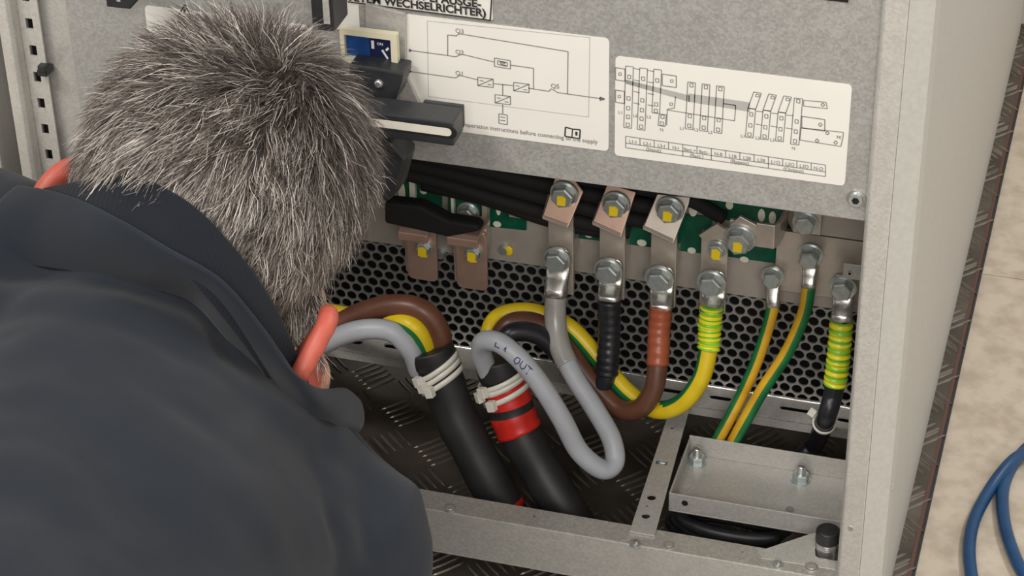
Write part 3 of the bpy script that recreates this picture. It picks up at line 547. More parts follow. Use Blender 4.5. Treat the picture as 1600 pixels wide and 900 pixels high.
# fourth bar
y = .180; b = empty('busbar', PY(1115, 490, y), 'upright nickel plated busbar above the yellow green taped cable', 'busbar'); A = PY(1097, 370, y); B = PY(1139, 492, y)
mb = MB(); mb.box((A.x - .0005, y, B.z), (A.x + .0205, y + .004, A.z), 'nickel'); mb.box((A.x - .002, y + .007, B.z + .003), (A.x + .019, y + .011, A.z), 'nickel'); mb.build('bar', b, bevel=.0005)
mb = MB(); px_plate(mb, [(1092, 368), (1120, 350), (1132, 358), (1145, 352), (1146, 374), (1098, 374)], .160, .003, 'nickel'); mb.build('torn_tab', b)
bolt_mesh(PY(1121, 388, y), .006, True, .003).build('bolt', b)
# elbow bracket
b = empty('elbow_bracket', PY(1190, 390, .175), 'bright nickel elbow strap with a yellow marked bolt', 'bracket')
mb = MB(); yA = .160; pts = [PY(1128, 352, yA), PY(1178, 352, yA), PY(1200, 352, yA), PY(1217, 356, yA + .004), PY(1226, 350, .178), PY(1240, 330, .19), PY(1262, 322, .19)]
A = PY(1128, 358, yA); B = PY(1216, 352, yA); zt = PY(1205, 352, yA).z; zb_ = PY(1205, 389, yA).z
mb.prism([(PY(1140, 350, yA).x, yA, zt), (PY(1211, 350, yA).x, yA, zt), (PY(1218, 350, yA).x, yA + .006, zt), (PY(1222, 350, yA).x, yA + .045, zt), (PY(1218, 350, yA).x, yA + .045, zt), (PY(1212, 350, yA).x, yA + .008, zt), (PY(1208, 350, yA).x, yA + .003, zt), (PY(1140, 350, yA).x, yA + .003, zt)], (0, 0, zb_ - zt), 'nickel'); mb.build('strap', b, bevel=.0006)
mb = MB(); px_plate(mb, [(1140, 352), (1156, 338), (1182, 352), (1182, 384), (1146, 384)], yA - .003, .003, 'nickel'); mb.build('washer_plate', b, bevel=.0006)
bolt_mesh(PY(1157, 372, yA - .003), .0095, True, .008).build('bolt', b)
# upper right strap
b = empty('terminal_strap', PY(1260, 365, .18), 'folded nickel strap under the panel corner holding one bolt', 'bracket')
yA = .172; zt = PY(1250, 326, yA).z; zb_ = PY(1250, 364, yA).z
mb = MB(); xs = [PY(px, 340, yA).x for px in (1218, 1228, 1240, 1284)]
mb.prism([(xs[0], yA + .03, zt), (xs[1], yA + .012, zt), (xs[2], yA, zt), (xs[3], yA, zt), (xs[3], yA + .003, zt), (xs[2] + .001, yA + .003, zt), (xs[1] + .003, yA + .014, zt), (xs[0] + .003, yA + .03, zt)], (0, 0, zb_ - zt), 'nickel'); mb.build('strap', b, bevel=.0006)
bolt_mesh(PY(1259, 347, yA), .0078, False, .005).build('bolt', b); mb = MB(); q = PY(1253, 357, yA - .001); mb.ell(q, .004, .0015, .003, 'mark', 10, 6); mb.build('paint_mark', b)
# earth bar (right)
b = empty('earth_bar', PY(1280, 470, .2), 'wide nickel plated earth bar at the right behind the thin yellow green wires', 'busbar')
yE = .196; mb = MB(); za_, zb_ = PY(1300, 365, yE).z, PY(1300, 466, yE).z; mb.box((PY(1212, 400, yE).x, yE, zb_), (.172, yE + .004, za_), 'nickel'); mb.build('bar', b, bevel=.0005)
mb = MB(); za_, zb_ = PY(1300, 330, .185).z, PY(1300, 370, .185).z; mb.box((PY(1283, 350, .185).x, .185, zb_), (.172, .189, za_), 'nickel_dull'); mb.box((PY(1225, 350, .19).x, .188, zb_ - .003), (.172, .196, zb_), 'dark'); mb.build('upper_bar', b, bevel=.0005)
# small bracket at post
yb_ = .150; mb = MB(); q = PY(1318, 411, yb_); e = PY(1352, 440, yb_); mb.box((q.x, yb_, e.z), (.172, yb_ + .002, q.z), 'steel'); pc = PY(1328, 427, yb_); mb.cyl(pc, pc - Vector((0, .0008, 0)), .0024, .002, 'bright', 12); mb.cyl(pc - Vector((0, .0008, 0)), pc - Vector((0, .001, 0)), .0012, .0012, 'hole', 10); solo(mb, 'angle_clip', 'small flat steel clip with a screw at the inner side of the right post', 'bracket', bevel=.0006)

# ================================================================== CABLES
def lug(par, top, bot, end, r, wide=.0100, bolt=True, yb=None, bname='bolt', small=False):
    """palm from pixel top to bot (at y), barrel from bot to end; all points are Vectors"""
    top, bot, end = Vector(top), Vector(bot), Vector(end)
    N = 14; mb = MB(); vs = []; n = 20; d = Vector((0, -1, 0))
    path = [(top, wide, .0016), (top.lerp(bot, .5), wide * 1.0, .0016), (bot, wide * .98, .0018), (bot.lerp(end, .35) , wide * .92, .0045), (bot.lerp(end, .7), (wide + r) / 2 * .95, r * .85), (end, r, r)]
    rings = []
    for c, w, t in path:
        ax = (end - top).normalized(); sd = Vector((1, 0, 0)); sd = (sd - ax * sd.dot(ax)).normalized(); up = sd.cross(ax); rings.append([c + sd * (w * math.copysign(abs(math.cos(a)) ** .6, math.cos(a))) + up * (t * math.copysign(abs(math.sin(a)) ** .6, math.sin(a))) for a in [2 * math.pi * i / n for i in range(n)]])
    rings = [[path[0][0] + (p - path[0][0]) * .55 + (top - bot).normalized() * .007 for p in rings[0]], [path[0][0] + (p - path[0][0]) * .88 + (top - bot).normalized() * .0045 for p in rings[0]]] + rings
    b0 = sum(rings, []); fs = [(i * n + k, i * n + (k + 1) % n, (i + 1) * n + (k + 1) % n, (i + 1) * n + k) for i in range(len(rings) - 1) for k in range(n)]
    mb.add(b0, fs + [list(range(n - 1, -1, -1)), [(len(rings) - 1) * n + k for k in range(n)]], 'tin', True); l = mb.build('lug', par, origin=par.location); l['_o'] = tuple(par.location); return l
def cable(name, pts, r, mat, label, cat='cable', group=None, k=14, up=None, n=18):
    path = spline(pts, k); c = empty(name, path[0], label, cat, group); mb = MB(); mb.tube(path, r, mat, n, up=up); s = mb.build('sheath', c); return c, path
def yg(g0, g1, yl='yellow'): return lambda t, a: 'green' if g0 <= (a % 1) < g1 or g0 <= (a % 1) + 1 < g1 else yl
LY = .172
# --- grey cable
gp = [PY(772, 600, .098), PY(760, 575, .094), PY(752, 548, .087), PY(757, 533, .080), PY(781, 536, .074), PY(813, 562, .070), PY(846, 603, .068), PY(878, 655, .066), PY(905, 705, .066), PY(940, 733, .070), PY(960, 722, .080), PY(955, 685, .092), PY(930, 640, .108), PY(898, 590, .125), PY(876, 545, .14), PY(868, 505, .152), PY(868, 462, LY - .010)]
gc, path = cable('power_cable', gp, .0080, 'grey', 'light grey cable looping down with handwriting, bolted to the first busbar'); 
mb = MB(); sl = sub(path, .84, 1); mb.tube(sl, lambda t: .0088, 'shrink_clear', 18); mb.build('shrink_sleeve', gc)
l = lug(gc, PY(872, 398, LY), PY(872, 420, LY), PY(868, 462, LY - .010), .0090); bolt_mesh(PY(871, 404, LY - .002), .0088, False).build('bolt', l, origin=gc.location)
# handwriting
def near_i(px, py):
    best = None
    for i, p in enumerate(path[:int(len(path) * .6)]):
        v = R.T @ (np.array(p) - CAM); q = (800 + F * v[0] / v[2], 450 + F * v[1] / v[2]); dd = (q[0] - px) ** 2 + (q[1] - py) ** 2
        if best is None or dd < best[0]: best = (dd, i)
    return best[1]
def write(strokes, w=.00045):
    mb = MB()
    for st in strokes:
        pts = []
        for (px, py) in st:
            px -= 2; py += 1; i = near_i(px, py); c = path[i]; T = (path[i + 1] - path[i - 1]).normalized(); r0 = Vector(ray(px, py)); r0.normalize(); o_ = Vector(CAM)
            # first hit of the sight line with the cable's cylinder
            d = r0 - T * r0.dot(T); e = (o_ - c) - T * (o_ - c).dot(T); a = d.dot(d); b = 2 * d.dot(e); cc = e.dot(e) - .0081 ** 2; D = max(b * b - 4 * a * cc, 0); t = (-b - math.sqrt(D)) / (2 * a); pts.append(o_ + r0 * t)
        dense = []
        for a, b in zip(pts, pts[1:]): dense += [a.lerp(b, s / 4) for s in range(4)]
        dense.append(pts[-1]); mb.tube(dense, w, 'handink', 6)
    mb.build('handwriting', gc)
write([[(777, 534), (775, 540), (782, 543)], [(789, 546), (793, 541), (791, 549)], [(810, 557), (805, 562), (807, 568), (813, 566), (815, 560), (810, 557)], [(819, 563), (814, 570), (817, 576), (822, 574), (825, 568)], [(824, 584), (831, 573)], [(827, 570), (834, 577)]])
# --- black cable
bp = [PY(800, 585, .12), PY(788, 545, .125), PY(800, 520, .13), PY(840, 523, .14), PY(875, 555, .145), PY(905, 592, .145), PY(928, 610, .143), PY(945, 594, .145), PY(950, 560, .150), PY(952, 515, .158), PY(952, 468, LY - .010)]
c, path2 = cable('power_cable', bp, .0078, 'blackc', 'black cable rising beside the grey one, bolted to the second busbar'); mb = MB(); mb.tube(sub(path2, .74, 1), lambda t: .0091 + .0004 * math.sin(t * 60), 'blackc', 18); mb.build('shrink_sleeve', c)
l = lug(c, PY(954, 415, LY), PY(954, 440, LY), PY(952, 468, LY - .010), .0090); bolt_mesh(PY(951, 422, LY - .002), .0092, False).build('bolt', l, origin=c.location)
# --- brown cable
bp = [PY(785, 580, .13), PY(778, 535, .137), PY(800, 505, .145), PY(845, 508, .155), (PY(885, 545, .155)), PY(925, 598, .145), PY(965, 637, .135), PY(1000, 638, .13), PY(1022, 605, .135), PY(1028, 560, .145), PY(1030, 515, .156), PY(1033, 478, LY - .010)]
c, path3 = cable('power_cable', bp, .0082, 'brown', 'brown cable with red brown sleeve, bolted to the third busbar'); mb = MB(); mb.tube(sub(path3, .80, 1), lambda t: .0090 + .0003 * math.sin(t * 40), 'redbrown', 18); mb.build('shrink_sleeve', c)
l = lug(c, PY(1034, 428, LY), PY(1034, 452, LY), PY(1034, 482, LY - .010), .0090); bolt_mesh(PY(1031, 434, LY - .002), .0092, False).build('bolt', l, origin=c.location)
# --- yellow green big cable
def yg4(t, a):
    c = .27 if t < .52 else (.27 + .68 * min((t - .52) / .10, 1)); d = abs((a - c + .5) % 1 - .5); return 'green' if d < (.12 if t < .55 else .17) else 'yellow'
bp = [PY(775, 570, .13), PY(765, 520, .145), PY(785, 492, .16), PY(835, 488, .168), PY(890, 512, .168), PY(935, 560, .160), PY(980, 612, .148), PY(1025, 640, .138), PY(1065, 630, .136), PY(1095, 592, .142), PY(1107, 545, .152), PY(1109, 510, .158), PY(1112, 478, LY - .010)]
c, path4 = cable('power_cable', bp, .0074, yg4, 'thick yellow and green earth cable wrapped in striped tape, bolted to the fourth busbar', up=(0, -1, .4)); 
def band(t, a):
    s = (t * 7 + a * .35) % 1; return 'lime' if s < .42 else 'tapeyellow'
mb = MB(); mb.tube(sub(spline(bp, 40), .835, 1), lambda t: .0088 + .0007 * math.sin(t * 60 + 1) + (.0008 if .45 < t < .6 else 0), band, 20); mb.build('striped_tape', c)
l = lug(c, PY(1115, 434, LY), PY(1115, 462, LY), PY(1112, 486, LY - .010), .0088); bolt_mesh(PY(1112, 441, LY - .002), .0092, False).build('bolt', l, origin=c.location)
# --- thin earth wires
yS = .190
bp = [PY(1208, 478, yS - .006), PY(1200, 510, yS - .012), PY(1182, 565, yS - .022), PY(1155, 625, .158), PY(1120, 690, .146), PZ(1108, 715, .012)]
c, _ = cable('earth_wire', bp, .0050, yg(.92, 1.22, 'orange'), 'thin yellow and green wire, the left one of the pair reaching the tray', group=None, up=(-.6, -1, 0)); l = lug(c, PY(1208, 430, yS), PY(1208, 446, yS), PY(1208, 478, yS - .006), .0056, .0060); mb = bolt_mesh(PY(1208, 431, yS - .001), .0072, False); mb.build('bolt', l, origin=c.location)
bp = [PY(1264, 448, yS - .006), PY(1256, 490, yS - .012), PY(1230, 550, yS - .022), PY(1190, 612, .156), PY(1146, 690, .146), PZ(1132, 715, .012)]
c, _ = cable('earth_wire', bp, .0054, yg(.62, .92, 'orange'), 'thin yellow and green wire, the right one of the pair reaching the tray', up=(-.4, -1, 0)); l = lug(c, PY(1266, 410, yS), PY(1266, 420, yS), PY(1264, 448, yS - .006), .0060, .0062)
mb = bolt_mesh(PY(1267, 397, yS - .004), .0080, False, .009); mb.build('bolt', l, origin=c.location)
# --- right cable
bp = [PZ(1255, 712, .012), PZ(1275, 690, .03), PY(1290, 655, .150), PY(1302, 615, .154), PY(1310, 560, .160), PY(1315, 500, .166)]
c, _ = cable('power_cable', bp, .0078, 'blackc', 'black cable with yellow green tape beside the right post'); mb = MB(); mb.tube(sub(spline(bp, 40), .655, 1), lambda t: .0090 + .0006 * math.sin(t * 70), band, 20); mb.build('striped_tape', c)
l = lug(c, PY(1317, 440, .176), PY(1317, 466, .174), PY(1315, 500, .166), .0086, .0085); bolt_mesh(PY(1317, 448, .173), .0085, False).build('bolt', l, origin=c.location)
# --- left cables
bp = [PY(690, 580, .10), PY(690, 545, .10), PY(682, 510, .10), (PY(655, 483, .10)), PY(610, 478, .10), PY(560, 492, .10), PY(505, 520, .10), PY(460, 525, .13), PY(415, 480, .16), PY(400, 430, .17)]
c, _ = cable('power_cable', bp, .0092, 'brown', 'brown cable arching over from the left sheath towards the ear')
bp = [PY(672, 575, .095), PY(665, 540, .093), PY(645, 510, .09), PY(608, 497, .10), PY(560, 496, .122), PY(520, 490, .13), PY(480, 480, .15), PY(455, 440, .165)]
c, _ = cable('power_cable', bp, .0078, lambda t, a: 'green' if a < .03 or a > .94 or .33 < a < .44 else 'yellow', 'yellow and green cable arching under the brown one near the ear', up=(0, -1, .3))
bp = [PY(655, 580, .09), PY(642, 548, .085), PY(615, 520, .082), PY(580, 514, .080), PY(540, 522, .078), PY(490, 545, .085), PY(440, 560, .12), PY(385, 520, .15), PY(360, 440, .17)]
c, _ = cable('power_cable', bp, .0082, 'grey', 'pale grey cable arching lowest from the left sheath near the ear')
# bundles
def bundle(pts, r, label, red=False):
    path = spline(pts, 14); c = empty('cable_sheath', path[-1], label, 'cable'); mb = MB(); mb.tube(path, lambda t: r * (1 + .02 * math.sin(t * 30) + .05 * (t < .12)), 'rubber', 24); mb.build('sheath', c)
    return c, path
b1p = [PY(672, 542, .095), PY(688, 585, .092), PY(710, 645, .085), PY(745, 715, .075), PY(785, 790, .065), PZ(815, 850, -.004)]
b1, pa1 = bundle(b1p, .0172, 'thick black cable sheath on the left, tied with white ties')
b2p = [PY(775, 558, .105), PY(790, 610, .10), PY(810, 670, .092), PY(845, 735, .082), PY(885, 800, .07), PZ(915, 850, -.004)]
b2, pa2 = bundle(b2p, .0170, 'thick black cable sheath with red tape, right of the other sheath')
mb = MB(); mb.tube(sub(pa2, .17, .415), lambda t: .0186 + .0003 * math.sin(t * 20), lambda t, a: 'rubber' if .42 < t < .60 else 'red', 24); mb.build('red_tape', b2)
# red tape ends
mb = MB(); mb.tube(sub(pa1, .81, .84), .0176, 'red', 20); mb.build('red_tape', b1)
def tie(path, t, r, label, hpx, group, tilt=0.0):
    i = int(t * (len(path) - 1)); c = path[i]; T = (path[i + 1] - path[i - 1]).normalized(); u = Vector((1, 0, 0)); u = (u - T * u.dot(T)).normalized(); w = T.cross(u)
    e = empty('cable_tie', c, label, 'cable tie', group); mb = MB(); n = 32; vs = []
    for k in range(n):
        a = 2 * math.pi * k / n; rad = u * math.cos(a) + w * math.sin(a); sh = T * (tilt * math.cos(a))
        for rr_, tt in ((r, -.0022), (r, .0022), (r + .0014, .0022), (r + .0014, -.0022)): vs.append(c + rad * rr_ + T * tt + sh)
    fs = [(k * 4 + j, k * 4 + (j + 1) % 4, ((k + 1) % n) * 4 + (j + 1) % 4, ((k + 1) % n) * 4 + j) for k in range(n) for j in range(4)]
    mb.add(vs, fs, 'white_nylon', True); mb.build('strap', e)
    vw = (Vector(CAM) - c).normalized(); 
    a = hpx; rad = (u * math.cos(a) + w * math.sin(a)); h = c + rad * (r + .003) + T * (tilt * math.cos(a)); mb = MB(); tg = T.cross(rad)
    pts = [h + tg * sx * .0034 + T * sy * .0042 for sx, sy in ((-1, -1), (1, -1), (1, 1), (-1, 1))]; mb.prism([p - rad * .002 for p in pts], rad * .006, 'white_nylon'); mb.build('head', e, bevel=.0006); return e
G = 'white cable ties on the sheaths'
for i, (t, a, lb) in enumerate(((.15, 2.1, 'top'), (.195, 2.0, 'middle'), (.24, 1.75, 'lowest'))): tie(pa1, t, .0180, {'top': 'topmost white tie on the left black sheath', 'middle': 'middle white tie on the left black sheath', 'lowest': 'lowest white tie on the left black sheath'}[lb], a, G, -.006)
for i, (t, a, lb) in enumerate(((.13, 2.05, 'top'), (.165, 2.35, 'middle'), (.215, 1.85, 'lowest'))): tie(pa2, t, .0190, {'top': 'topmost white tie above the red tape', 'middle': 'middle white tie above the red tape', 'lowest': 'lowest white tie, on the red tape itself'}[lb], a, G, -.004)
pr = spline(bp_r := [PZ(1255, 712, .012), PZ(1275, 690, .03), PY(1290, 655, .150), PY(1302, 615, .154)], 14); tie(pr, .64, .0082, 'white tie holding the cable beside the right post to the rail', 2.7, None)
# black coil under the tray
mb = MB(); q = PZ(1130, 828, .012)
for s in range(3): mb.tube([q + Vector((.042 * math.cos(a) + .004 * s, .016 * math.sin(a) - .002 * s, .006 * s)) for a in [2 * math.pi * i / 40 for i in range(38)]], .0055, 'black', 10)
solo(mb, 'coiled_cable', 'black coiled cable lying under the front lip of the tray', 'cable')
# blue cable
z = .0; bp = [PZ(1680, 640, -.0005), PZ(1620, 695, -.0005), PZ(1580, 722, .006), PZ(1545, 768, -.0005), PZ(1520, 820, -.0005), PZ(1515, 875, -.0005), PZ(1530, 935, -.0005), PZ(1580, 1000, -.0005), PZ(1660, 1000, -.0005), PZ(1660, 950, -.0005), PZ(1606, 905, -.0005), PZ(1580, 855, -.0005), PZ(1567, 800, -.0005), PZ(1571, 750, -.0005), PZ(1600, 705, .0), PZ(1660, 660, -.0005)]
cable('blue_cable', bp, .0052, 'blue', 'blue round cable looped on the beige floor')

# ================================================================== PERSON

cr, cd, cf = Vector(R[:, 0]), Vector(R[:, 1]), Vector(R[:, 2])          # right, down, away as the photographer saw them
H = PD(349, 282, 1.38)
Uh = (cr * .49 - cd * .87).normalized(); R0 = (cr * .87 + cd * .49).normalized(); yaw = math.radians(20)
Rh = (R0 * math.cos(yaw) - cf * math.sin(yaw)).normalized(); Fh = Uh.cross(Rh); Fh = Fh if Fh.dot(cf) > 0 else -Fh
Uh = (Uh - Fh * Uh.dot(Fh)).normalized()
def hl(r, u, f): return H + Rh * r + Uh * u + Fh * f
def tohead(p): d = p - H; return d.dot(Rh), d.dot(Uh), d.dot(Fh)
HR = Matrix((Rh, Fh, Uh)).transposed()
def capsule(mb, a, b, ra, rb, n=28):
    """closed round-ended tapering limb"""
    a, b = Vector(a), Vector(b); d = (b - a).normalized(); u = d.orthogonal().normalized(); w = d.cross(u); rings = []; K = 7
    for k in range(K): t = math.pi / 2 * (1 - (k + .15) / K); rings.append((a - d * ra * math.sin(t), ra * math.cos(t)))
    for k in range(9): t = k / 8; rings.append((a.lerp(b, t), ra + (rb - ra) * t))
    for k in range(1, K): t = math.pi / 2 * (k / (K - .85)); rings.append((b + d * rb * math.sin(t), rb * math.cos(t)))
    vs = [c + (u * math.cos(2 * math.pi * i / n) + w * math.sin(2 * math.pi * i / n)) * r for c, r in rings for i in range(n)]; m_ = len(rings)
    mb.add(vs, [(j * n + i, j * n + (i + 1) % n, (j + 1) * n + (i + 1) % n, (j + 1) * n + i) for j in range(m_ - 1) for i in range(n)] + [list(range(n - 1, -1, -1)), [(m_ - 1) * n + i for i in range(n)]], 'skin', True)
M['skin'] = new_mat('skin', (.62, .30, .20), .5)
t_ = M['skin'].node_tree; at = t_.nodes.new('ShaderNodeAttribute'); at.attribute_name = 'tone'; t_.links.new(at.outputs['Color'], t_.nodes['Principled BSDF'].inputs['Base Color']); M['skin'].node_tree.nodes['Principled BSDF'].inputs['Subsurface Weight'].default_value = .15; M['skin'].node_tree.nodes['Principled BSDF'].inputs['Subsurface Scale'].default_value = .006
def remeshed(mb, name, vox, smooth, mats, parent=None, loc=None, fac=.5):
    o = mb.build('tmp', None, origin=loc); md = o.modifiers.new('r', 'REMESH'); md.mode = 'VOXEL'; md.voxel_size = vox; md.use_smooth_shade = True
    sm = o.modifiers.new('s', 'SMOOTH'); sm.iterations = smooth; sm.factor = fac
    dg = bpy.context.evaluated_depsgraph_get(); me = bpy.data.meshes.new_from_object(o.evaluated_get(dg)); bpy.data.objects.remove(o)
    me.name = name; me.materials.clear(); [me.materials.append(M[k]) for k in mats]
    me.polygons.foreach_set('use_smooth', [True] * len(me.polygons)); me.polygons.foreach_set('material_index', [0] * len(me.polygons))
    ob = bpy.data.objects.new(name, me); link(ob, parent); ob.location = loc if parent is None else (0, 0, 0); ob['_o'] = tuple(loc); return ob
# joints
nb = PD(268, 470, 1.40)                       # base of the neck
shR, shL = PD(480, 880, 1.40), PD(-130, 440, 1.46)
elR = PD(520, 1110, 1.46); wrR = PD(560, 1010, 1.60)
elL = PD(-200, 640, 1.55); wrL = Vector((-.36, -.03, .16))
elR = Vector((-.15, -.34, .12)); wrR = Vector((-.28, -.16, .07)); elL = Vector((-.46, -.26, .18)); wrL = Vector((-.33, -.05, .15))
sp1, sp2, sp3, hip = PD(190, 720, 1.365), PD(110, 920, 1.30), Vector((-.20, -.78, .40)), Vector((-.22, -.92, .34))
B_ = MB()
B_.ell(hl(0, .004, 0), .080, .092, .086, 'skin', 32, 20, HR); B_.ell(hl(0, -.022, -.008), .080, .066, .058, 'skin', 32, 20, HR)     # cranium
B_.ell(hl(0, -.05, .045), .060, .055, .062, 'skin', 28, 16, HR)             # face
B_.ell(hl(0, -.092, .058), .040, .036, .030, 'skin', 20, 12, HR)            # chin
B_.ell(hl(.047, -.068, .022), .028, .040, .040, 'skin', 16, 12, HR); B_.ell(hl(-.047, -.068, .022), .028, .040, .040, 'skin', 16, 12, HR)
B_.ell(hl(.078, -.082, .052), .025, .022, .022, 'skin', 16, 10, HR); B_.ell(hl(.060, -.092, .050), .022, .026, .024, 'skin', 16, 10, HR); B_.ell(hl(.052, -.046, .055), .024, .022, .022, 'skin', 16, 10, HR); B_.ell(hl(-.052, -.046, .055), .024, .022, .022, 'skin', 16, 10, HR)   # cheekbones
B_.ell(hl(0, -.030, .102), .010, .016, .022, 'skin', 14, 10, HR); B_.ell(hl(0, -.046, .108), .014, .011, .010, 'skin', 14, 10, HR)          # nose
B_.ell(hl(0, -.076, .096), .022, .010, .006, 'skin', 14, 8, HR); B_.ell(hl(0, .002, .078), .052, .022, .016, 'skin', 18, 10, HR)           # lips, brow
capsule(B_, hl(0, -.05, -.000), nb, .058, .060)
for sgn in (1, -1):                                                          # ears
    eu = Uh; eo = (Rh * sgn * .55 - Fh * .83).normalized(); en = eu.cross(eo).normalized(); EM = Matrix((eo, en, eu)).transposed()
    B_.ell(hl(sgn * (.100 if sgn > 0 else .089), -.065, .004), .018, .0050, .026, 'skin', 20, 14, EM)
    for k in range(15):
        a = math.pi * (-.05 + k / 14 * 1.05); B_.ell(hl(sgn * (.098 if sgn > 0 else .087), -.065, .004) + eo * .0165 * max(math.sin(a), 0) ** .7 + eu * .028 * math.cos(a) + Rh * sgn * .002, .0070, .0070, .0070, 'skin', 12, 8)
    B_.ell(hl(sgn * .082, -.084, .014), .0065, .007, .008, 'skin', 12, 8, HR)
capsule(B_, nb, sp1, .07, .09); capsule(B_, sp1, sp2, .09, .11); capsule(B_, sp2, hip, .10, .12)
capsule(B_, nb, shR, .06, .055); capsule(B_, nb, shL, .06, .055); capsule(B_, shR, elR, .05, .038); capsule(B_, shL, elL, .05, .038); capsule(B_, elR, wrR, .038, .026); capsule(B_, elL, wrL, .038, .026)
for sg, kn in ((1, Vector((-.02, -.50, .085))), (-1, Vector((-.42, -.52, .085)))):
    hp = hip + Vector((.09 * sg, 0, 0)); capsule(B_, hp, kn, .085, .058); capsule(B_, kn, kn + Vector((0, -.40, .0)), .055, .04); capsule(B_, kn + Vector((0, -.40, 0)), kn + Vector((0, -.44, -.04)), .038, .03)
def hand(w, d, side):                                                        # palm, four fingers, thumb
    d = d.normalized(); sx = d.cross(Vector((0, 0, 1))).normalized(); dn = sx.cross(d).normalized(); dn = dn if dn.z < 0 else -dn
    capsule(B_, w, w + d * .035, .024, .020)
    for k, L in enumerate((.068, .076, .072, .058)):
        b = w + d * .055 + sx * (k - 1.5) * .0195; capsule(B_, w + d * .03 + sx * (k - 1.5) * .012, b, .0135, .0105, 12); m1 = b + d * L * .45 + dn * .010; m2 = m1 + d * L * .28 + dn * .020; m3 = m2 + d * L * .05 + dn * .022
        capsule(B_, b, m1, .0098, .009, 12); capsule(B_, m1, m2, .009, .0082, 12); capsule(B_, m2, m3, .0082, .0072, 12)
    t0 = w + d * .012 + sx * side * .018; t1 = t0 + d * .028 + sx * side * .024; capsule(B_, t0, t1, .0125, .0105, 12); capsule(B_, t1, t1 + d * .028 + dn * .008, .0105, .0085, 12)
hand(wrR, Vector((-.1, 1, .1)), -1); hand(wrL, Vector((.1, 1, .1)), 1)
person = remeshed(B_, 'person', .0034, 6, ['skin'], None, Vector((-.2, -.5, 0)))
tag(person, 'person with short grey hair and dark navy jacket bending into the open cabinet', 'person')
O = Vector((-.2, -.5, 0)); me = person.data
ca = me.color_attributes.new('tone', 'FLOAT_COLOR', 'POINT'); cols = []
for v in me.vertices:
    r, u, f = tohead(v.co + O); base = Vector((.60, .31, .21)); red = Vector((.44, .055, .035))
    k = 0
    if abs(r) > .078 and -.12 < u < -.02 and abs(f) < .045 and u > -.115: k = min(1, (abs(r) - .078) / .008) * .85 * (1 if u > -.085 else .5)
    kn = .06 * noise.noise((v.co) * 60); c = base.lerp(red, k) * (1 + kn); cols += [c.x, c.y, c.z, 1]
ca.data.foreach_set('color', cols)
# eyes
for sgn in (1, -1):
    mb = MB(); mb.ell(hl(sgn * .031, -.012, .083), .012, .012, .012, 'white', 16, 10); mb.ell(hl(sgn * .031, -.012, .0905), .0055, .0055, .0055, 'inkdark', 12, 8); mb.build('eye', person)

# hair: strands grown

WH = Vector((.020, .080, -.045))
def scalp(r, u, f):
    if f > .055 and u < .062: return False
    if f > .052 and u < -.01 + (f - .015) * 1.6: return False
    if abs(r) > .050 and (f > .050 and u < -.035 or f > .030 and u < -.066 or f > .0 and u < -.082): return False
    if u < -.100 + .02 * min(abs(r) / .06, 1): return False
    return True
tri = []; me.calc_loop_triangles(); nv = len(me.vertices)
co = np.empty(nv * 3, np.float32); me.vertices.foreach_get('co', co); co = co.reshape(-1, 3) + np.array(O)
no = np.empty(nv * 3, np.float32); me.vertices.foreach_get('normal', no); no = no.reshape(-1, 3)
lt = np.empty(len(me.loop_triangles) * 3, np.int32); me.loop_triangles.foreach_get('vertices', lt); lt = lt.reshape(-1, 3)
Hn, BAS = np.array(H), np.array([list(Rh), list(Uh), list(Fh)])
cen = (co[lt].mean(1) - Hn) @ BAS.T
near_ = np.linalg.norm(cen, axis=1) < .135
ear = (np.abs(cen[:, 0]) > .0842 + .02 * (cen[:, 2] > .014)) & (cen[:, 1] < -.028)
RX, RY = [40, 70, 112, 200, 290, 365, 425, 466, 482], [330, 300, 291, 280, 318, 391, 476, 566, 620]
def under_collar(cw_):                           # roots that the collar covers carry no long hair
    v = R.T @ (cw_ - CAM); px, py = 800 + F * v[0] / v[2], 450 + F * v[1] / v[2]; return px < 482 and py > np.interp(px, RX, RY) + 6
okk = np.array([n_ and not e_ and scalp(*c) and not under_collar(w_) for n_, e_, c, w_ in zip(near_, ear, cen, co[lt].mean(1))])
tr_ = lt[okk]; A, Bb, Cc = co[tr_[:, 0]], co[tr_[:, 1]], co[tr_[:, 2]]
ar = np.linalg.norm(np.cross(Bb - A, Cc - A), axis=1); NS = 40000
pick = rng.choice(len(tr_), NS, p=ar / ar.sum()); a1 = rng.random(NS); b1_ = rng.random(NS); fl = a1 + b1_ > 1; a1[fl] = 1 - a1[fl]; b1_[fl] = 1 - b1_[fl]
P0 = A[pick] * (1 - a1 - b1_)[:, None] + Bb[pick] * a1[:, None] + Cc[pick] * b1_[:, None]
Nn = no[tr_[pick, 0]]; Nn = Nn / np.linalg.norm(Nn, axis=1)[:, None]
loc = (P0 - Hn) @ BAS.T; nl = Nn @ BAS.T; wh = np.array(WH)
d = loc - wh; dist = np.linalg.norm(d, axis=1)
t = d - nl * (d * nl).sum(1)[:, None]; t /= np.linalg.norm(t, axis=1)[:, None] + 1e-9
sw_ = np.cross(nl, t); sw_k = np.clip(1 - dist / .07, 0, 1)[:, None] * .9 + .12
t = t + sw_ * sw_k
t[:, 1] -= .35 * np.clip(dist / .08, 0, 1)                                   # gravity of the cut: down towards the nape
cl = rng.normal(0, 1, (900, 3)); cp = loc[rng.integers(0, NS, 900)]          # locks
ci = np.concatenate([np.argmin((cp ** 2).sum(1)[None, :] - 2 * q_ @ cp.T, axis=1) for q_ in np.array_split(loc, 8)])
t = t + cl[ci] * .26 + rng.normal(0, .22, (NS, 3)); t -= nl * (t * nl).sum(1)[:, None]; t /= np.linalg.norm(t, axis=1)[:, None]
